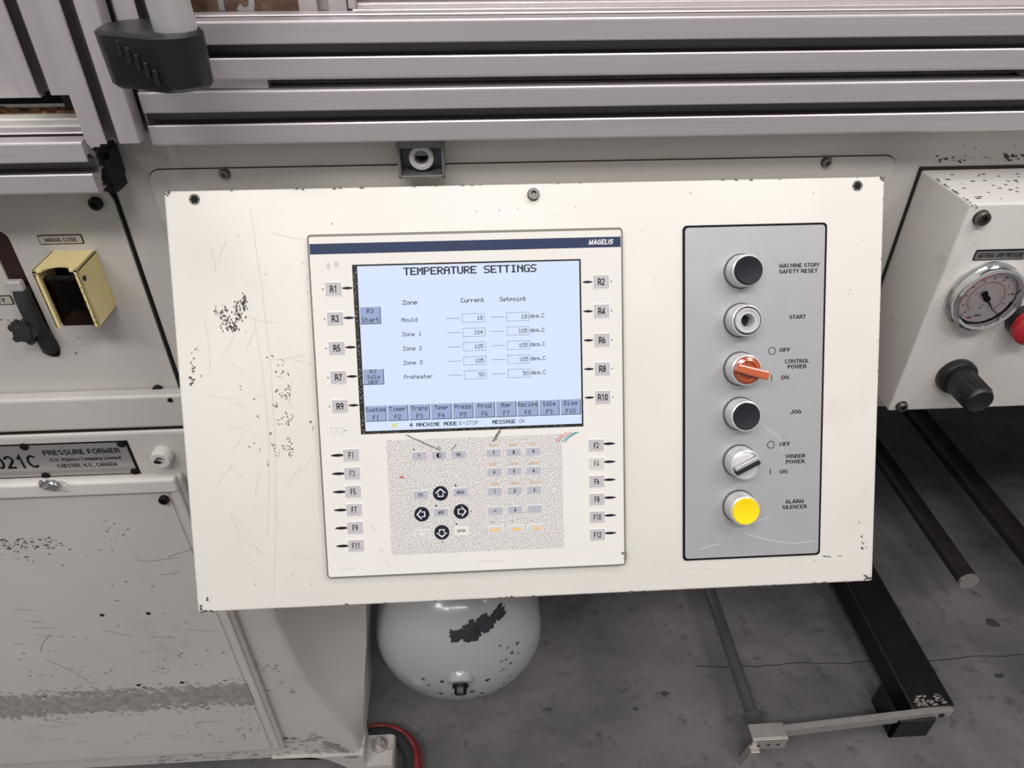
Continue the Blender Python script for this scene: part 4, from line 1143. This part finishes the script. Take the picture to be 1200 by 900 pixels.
# orange selector
b_, X_, Y_ = button(.0078, [(.0131, .0170)], 'bezelwhite', [(.0130, .0160), (.0130, .0200), (.0122, .0206), (0, .0206)], 'orangedeep', 'clear orange selector knob', 'selector_switch')
bm = bmesh.new(); box(bm, -.0135, .0185, -.0038, .0038, .0200, .0285, bev=.0015)
for v in bm.verts:
    if v.co.x > .006 and v.co.z < .0235: v.co.z += .0012
    if v.co.x > .006: v.co.y *= 1.15
o = link('lever', bm, 'orangecap', b_); o.location = (X_, Y_, 0); o.rotation_euler = (0, 0, math.radians(-16))
bm = bmesh.new(); lathe(bm, [(.0105, .0206), (.0105, .0222), (.0092, .0226), (.0078, .0210)], 32, X_, Y_); link('inner_ring', bm, 'orangecap', b_, True)
# silver selector
b_, X_, Y_ = button(-.0825, [(.0131, .0170)], 'bezelwhite', [(.0130, .0140), (.0130, .0178), (.0124, .0182), (0, .0182)], 'bezelwhite', 'silver selector with black bar', 'selector_switch')
bm = bmesh.new(); box(bm, -.0122, .0118, .0006, .0044, .0180, .0250, bev=.0008); o = link('lever', bm, 'silver', b_); o.location = (X_, Y_, 0); o.rotation_euler = (0, 0, math.radians(26))
bm = bmesh.new(); box(bm, -.0124, .0122, -.0038, .0006, .0180, .0246, bev=.0006); o = link('lever_side', bm, 'gap', b_); o.location = (X_, Y_, 0); o.rotation_euler = (0, 0, math.radians(26))

# ---------------------------------------------------------------- gauge box on the right
gb = thing('gauge_box', 'projecting grey steel box with round gauge at the right edge', 'box', (.449, YW, .928), WALL)
bm = BX(0, .55, 0, .240, 0, .090, bev=.0025, seg=3); link('box', bm, 'box', gb, True)
link('foot_seal', BX(-.0015, .5, -.0005, .2425, 0, .004), 'gap', gb)
socket_screw(gb, .014, .227, .090, .0068, .006, 'screw', washer=.0075); socket_screw(gb, .0125, .0075, .090, .0055, .005, 'screw', washer=.0065)
bm = bmesh.new()
for i in range(46):
    t = random.random(); z_ = .028 + .060 * t; v = (random.uniform(-.0003, .0025) , z_)
    s = random.uniform(.0008, .0022)
    pts = [(v[0] + s * .6 * math.cos(a) * random.uniform(.5, 1.1), v[1] + s * math.sin(a) * random.uniform(.5, 1.1)) for a in [2 * PI * k / 6 for k in range(6)]]
    bm.faces.new([bm.verts.new((max(px, .001) , .2403, pz)) for px, pz in pts])
for i in range(60):
    x, z_ = random.uniform(.01, .14), random.uniform(.015, .085); s = random.uniform(.0005, .0014)
    bm.faces.new([bm.verts.new((x + s * 2 * math.cos(a), .2403, z_ + s * math.sin(a))) for a in [2 * PI * k / 6 for k in range(6)]])
o = link('paint_chips', bm, 'chipdark', gb); o['kind'] = 'stuff'
chips(gb, [(.004, .238, .003, .0015, 6, .001, 1.4), (.04, .002, .03, .001, 7, .001, 2), (.015, .20, .004, .006, 3, .001, 1), (.06, .01, .03, .004, 4, .0008, 1)], .0904, 'chipgrey', 'paint_wear')
t = thing('grip_legend', 'grey plate reading MATERIAL GRIP PRESSURE above the gauge', 'sign', (.4975, .59, 1.1165), WALL)
bm = bmesh.new(); prism(bm, rrect(-.0255, .0255, -.0052, .0058, .0015), 0, .0008); link('border', bm, 'line', t)
bm = bmesh.new(); prism(bm, rrect(-.0245, .0245, -.0042, .0042, .001), .0008, .0011); link('plate', bm, 'darklabel', t)
txt('MATERIAL GRIP PRESSURE', .0046, .0, 0, .0013, 'line', t, width=.044, bold=.02, shear=.12)

ga = thing('pressure_gauge', 'round chrome-rimmed pressure gauge with white dial on the grey box', 'gauge', (.4955, .59, 1.0745), WALL)
GR = .0345
bm = bmesh.new(); lathe(bm, [(GR + .001, 0), (GR + .001, .003), (GR - .001, .004), (GR - .001, .010), (GR, .012), (GR - .0005, .0150), (GR - .003, .0165), (GR - .0055, .0155), (GR - .006, .0110)], 56); link('rim', bm, 'chrome', ga, True)
bm = bmesh.new(); lathe(bm, [(0, .0090), (GR - .0055, .0090)], 56); dial = link('dial', bm, 'dial', ga)
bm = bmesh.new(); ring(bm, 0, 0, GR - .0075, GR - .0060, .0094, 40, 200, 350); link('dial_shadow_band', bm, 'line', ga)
bm = bmesh.new(); ring(bm, 0, 0, .0168, .0171, .0093, 40, -45, 225)
for i in range(61):
    a = math.radians(225 - 270 * i / 60); L = .0016 if i % 5 else .003
    c, s = math.cos(a), math.sin(a); n_ = .00016
    poly(bm, [(c * .0171 - s * n_, s * .0171 + c * n_), (c * .0171 + s * n_, s * .0171 - c * n_), (c * (.0171 + L) + s * n_, s * (.0171 + L) - c * n_), (c * (.0171 + L) - s * n_, s * (.0171 + L) + c * n_)], .0093)
link('red_scale', bm, 'red_ink', dial)
bm = bmesh.new()
for i in range(11):
    a = math.radians(225 - 27 * i); c, s = math.cos(a), math.sin(a); n_ = .0005
    poly(bm, [(c * .0205 - s * n_, s * .0205 + c * n_), (c * .0205 + s * n_, s * .0205 - c * n_), (c * .0225 + s * n_, s * .0225 - c * n_), (c * .0225 - s * n_, s * .0225 + c * n_)], .0094)
link('black_scale', bm, 'line', dial)
for s, a in (('0', 225), ('20', 171), ('40', 117), ('60', 63), ('80', 9), ('100', -45)):
    txt(s, .0024, .0252 * math.cos(math.radians(a)), .0252 * math.sin(math.radians(a)), .0095, 'line', dial, 'figure', bold=.01)
for s, a in (('0', 225), ('1', 190), ('2', 155), ('3', 118), ('4', 78), ('5', 40), ('6', 0), ('7', -40)):
    txt(s, .0019, .0138 * math.cos(math.radians(a)), .0138 * math.sin(math.radians(a)), .0095, 'red_ink', dial, 'figure')
txt('bar', .0018, -.001, -.0075, .0095, 'red_ink', dial); txt('psi', .0018, -.002, -.0105, .0095, 'line', dial)
txt('ENFM', .0024, -.001, -.0195, .0095, 'line', dial, bold=.01)
bm = bmesh.new(); blob(bm, -.009, -.0215, .0045, .0018, .0095, 8); link('red_emblem', bm, 'red_ink', dial)
a = math.radians(-50)
bm = bmesh.new(); c, s = math.cos(a), math.sin(a)
R2 = lambda x, y: (x * c - y * s, x * s + y * c)
for pts in ([(0, -.0011), (.0195, -.0003), (.0195, .0003), (0, .0011)], [(0, -.0014), (0, .0014), (-.008, .0034), (-.0105, .0022), (-.0105, -.0022), (-.008, -.0034)]):
    poly(bm, [R2(*p) for p in pts], .0112)
lathe(bm, [(.0030, .0092), (.0030, .0118), (0, .0122)], 20); link('needle', bm, 'line', ga)
bm = bmesh.new(); lathe(bm, [(0, .0150), (GR - .0056, .0146)], 48); link('glass', bm, 'glass', ga, True)

# regulator knob
rk = thing('regulator_knob', 'black ribbed regulator knob below the pressure gauge', 'knob', (.5065, .59, .976), WALL)
bm = bmesh.new(); lathe(bm, [(.0200, 0), (.0205, .002), (.0205, .007), (.0190, .0095), (.0150, .0105), (.0150, .012)], 40); link('collar', bm, 'black', rk, True)
bm = bmesh.new(); lathe(bm, [(.0150, .010), (.0155, .0125), (.0150, .030), (.0146, .044), (.0130, .0475), (.0122, .048), (.0095, .0465), (.0, .0462)], 40)
for k in range(16):
    a = 2 * PI * k / 16; x, y = .0149 * math.cos(a), .0149 * math.sin(a)
    tube(bm, [(x * 1.01, y * 1.01, .015), (x * .985, y * .985, .043)], .0009, 6)
link('grip', bm, 'black', rk, True)
rd = thing('red_button', 'red button on the gauge box at the right frame edge', 'button', (.550, .59, 1.044), WALL)
bm = bmesh.new(); lathe(bm, [(.016, 0), (.016, .008), (.013, .010), (.013, .018)], 32); link('collar', bm, 'black', rd, True)
bm = bmesh.new(); lathe(bm, [(.012, .010), (.018, .012), (.019, .020), (.014, .024), (0, .025)], 32); link('cap', bm, 'redcap', rd, True)

# ---------------------------------------------------------------- air tank
tk_ = thing('air_tank', 'grey enamelled air tank with chipped paint hanging under the console', 'tank', (-.055, .817, .243))
RT = .156
bm = bmesh.new()
prof = []
for i in range(15):
    a = PI / 2 * i / 14; prof.append((RT * math.sin(a), .115 * math.cos(a)))
prof += [(RT, -.02), (RT, -.45), (0, -.47)]
prof[0] = (0, .115)
lathe(bm, prof, 64)
tb = link('shell', bm, 'tank', tk_, True); tb.rotation_euler = WALL


def dome(x, z, k=1.0015):
    r = math.hypot(x, z); q = max(0, 1 - (r / RT) ** 2)
    return Vector((x * k, -.115 * math.sqrt(q) * k, z * k))


bm = bmesh.new()
cell = .0011


def patch(cx, cz, rx, rz, rough_=.35):
    nx, nz = int(rx / cell) + 1, int(rz / cell) + 1
    ph = [random.uniform(0, 6.28) for _ in range(4)]
    for i in range(-nx, nx + 1):
        for j in range(-nz, nz + 1):
            x, z = i * cell, j * cell; a = math.atan2(z / rz, x / rx)
            lim = 1 + rough_ * (.5 * math.sin(3 * a + ph[0]) + .35 * math.sin(7 * a + ph[1]) + .25 * math.sin(13 * a + ph[2]))
            if math.hypot(x / rx, z / rz) < lim:
                P_ = [dome(cx + x + dx, cz + z + dz) for dx, dz in ((0, 0), (cell, 0), (cell, cell), (0, cell))]
                bm.faces.new([bm.verts.new(p) for p in P_])


SH = .094
for a in ((.012, .028, .018, .010), (-.004, .022, .010, .007), (.022, .040, .012, .012), (.034, .050, .014, .010), (.054, .066, .012, .006), (.046, .060, .008, .005), (.000, .030, .006, .006)): patch(a[0] * 1.25 + .004, a[1] * .30 + SH, a[2] * 1.25, a[3] * 1.3)
for i in range(26): 
    x, z = random.choice(((random.uniform(.07, .11), random.uniform(0, .07)), (random.uniform(-.08, .10), random.uniform(-.08, .03)))); patch(x, z, random.uniform(.001, .0032), random.uniform(.001, .0032))
for x, z in ((-.03, .005), (.05, -.004), (.022, -.035), (.04, -.055), (-.035, -.04)): patch(x, z, .004, .004)
o = link('chipped_patches', bm, 'chipdark', tk_); o['kind'] = 'stuff'; o['label'] = 'black chipped patches'
# drain port, low on the dome
pd = Vector((0.0, -.93, -.36)).normalized(); pp = dome(.003, .008)
bm = bmesh.new(); lathe(bm, [(.0205, -.012), (.0200, -.001), (.0175, .0025), (.0125, .0035), (.0115, .002), (0, .002)], 32)
o = link('drain_port', bm, 'tank', tk_, True); o.location = pp; o.scale = (1.2,) * 3; o.rotation_euler = pd.to_track_quat('Z', 'Y').to_euler()
bm = bmesh.new(); lathe(bm, [(0, .003), (.0095, .003), (.0095, .018), (.008, .020), (0, .020)], 6); lathe(bm, [(.0125, .002), (.0125, .0095), (0, .0095)], 24)
p2 = link('drain_plug', bm, 'darkmetal', tk_, True); p2.location = pp; p2.scale = (1.15,) * 3; p2.rotation_euler = pd.to_track_quat('Z', 'Y').to_euler()
bm = bmesh.new(); ring(bm, 0, 0, .0126, .0150, .0042, 28); o = link('tape_ring', bm, 'dial', tk_); o.location = pp; o.scale = (1.2,) * 3; o.rotation_euler = p2.rotation_euler

# ---------------------------------------------------------------- low frame on the floor at right
fr = thing('floor_stand', 'low steel floor stand with black channel beam at bottom right', 'stand', (0, 0, 0))
# black channel, running back
bm = bmesh.new()
box(bm, .832, .9065, .700, 1.75, .074, .080, bev=.0012, seg=1)
box(bm, .826, .8325, .700, 1.75, .020, .081, bev=.0012, seg=1)
box(bm, .9035, .9095, .700, 1.75, .045, .081, bev=.0012, seg=1)
link('channel_beam', bm, 'blackpaint', fr)
bm = bmesh.new(); box(bm, .8235, .8275, .698, 1.75, .078, .0815); box(bm, .9075, .9095, .698, 1.75, .080, .0818); link('bright_edges', bm, 'rodsteel', fr)
bm = bmesh.new()
for i in range(26): blob(bm, random.uniform(.838, .900), random.uniform(.702, .722), .006, .003, .0804, 7)
o = link('worn_paint', bm, 'chipgrey', fr); o['kind'] = 'stuff'
# leg plate under the channel
bm = bmesh.new()
box(bm, .795, .872, .682, .690, 0, .062, bev=.001); box(bm, .795, .801, .682, .76, 0, .062, bev=.001)
link('leg', bm, 'blackpaint', fr)
# front cross bar (angle iron), slightly skewed
bm = bmesh.new()
A_, B_ = Vector((.545, .672, 0)), Vector((.906, .694, 0)); d = (B_ - A_).normalized(); n_ = Vector((d.y, -d.x, 0))


def slab(bm, A, B, t0, t1, z0, z1):
    P_ = [A + n_ * t0, B + n_ * t0, B + n_ * t1, A + n_ * t1]
    a = [bm.verts.new((p.x, p.y, z0)) for p in P_]; c = [bm.verts.new((p.x, p.y, z1)) for p in P_]
    bm.faces.new(a[::-1]); bm.faces.new(c)
    for i in range(4): bm.faces.new((a[i], a[(i + 1) % 4], c[(i + 1) % 4], c[i]))


slab(bm, A_, B_, 0, .003, .054, .072); slab(bm, A_, B_, -.009, .003, .072, .075)
link('cross_bar', bm, 'rawsteel', fr)
bm = bmesh.new(); p = B_ - d * .022 + n_ * .003; lathe(bm, [(0, 0), (.006, 0), (.006, .002), (0, .003)], 16); o = link('rivet', bm, 'blackpaint', fr, True); o.location = (p.x, p.y, .064); o.rotation_euler = WALL
# left bracket
bm = bmesh.new()
box(bm, .492, .560, .655, .684, .078, .082, bev=.001); box(bm, .492, .560, .652, .656, .046, .082, bev=.001)
box(bm, .488, .506, .640, .656, .0, .060, bev=.001)
for v in bm.verts:
    if v.co.z < .03: v.co.x -= .006; v.co.y += .004
br = link('corner_bracket', bm, 'rawsteel', fr)
for x in (.506, .525, .544):
    bm = bmesh.new(); lathe(bm, [(0, 0), (.0032, 0)], 12, x, .062); o = link('bolt_hole', bm, 'dark', fr); o.rotation_euler = WALL; o.location = (0, .6515, 0)
bm = bmesh.new(); tube(bm, [(.515, .705, .060), (.511, 1.75, .060)], .0125, 20); tube(bm, [(.515, .700, .060), (.515, .712, .060)], .020, 24)
link('round_bar', bm, 'midsteel', fr, True)
# long bars on the right
for i, (x, y0, r_, lab_) in enumerate(((1.075, .955, .0215, 'shorter grimy steel tube above the floor, nearest the stand'), (1.262, .90, .027, 'longer dark steel tube above the floor at the right edge'))):
    t = thing('steel_tube', lab_, 'tube', (x, y0, .12), group='steel tubes above the floor')
    bm = bmesh.new(); tube(bm, [(0, 0, 0), (0, 1.3, 0)], r_, 24); link('tube', bm, 'rodsteel', t, True)
    bm = bmesh.new(); tube(bm, [(0, -.001, 0), (0, .006, 0)], r_ * 1.02, 24); link('bright_end', bm, 'rawsteel', t, True)
    link('support_foot', BX(-.012, .012, .9, .93, -.12, -r_ * .8), 'blackpaint', t)
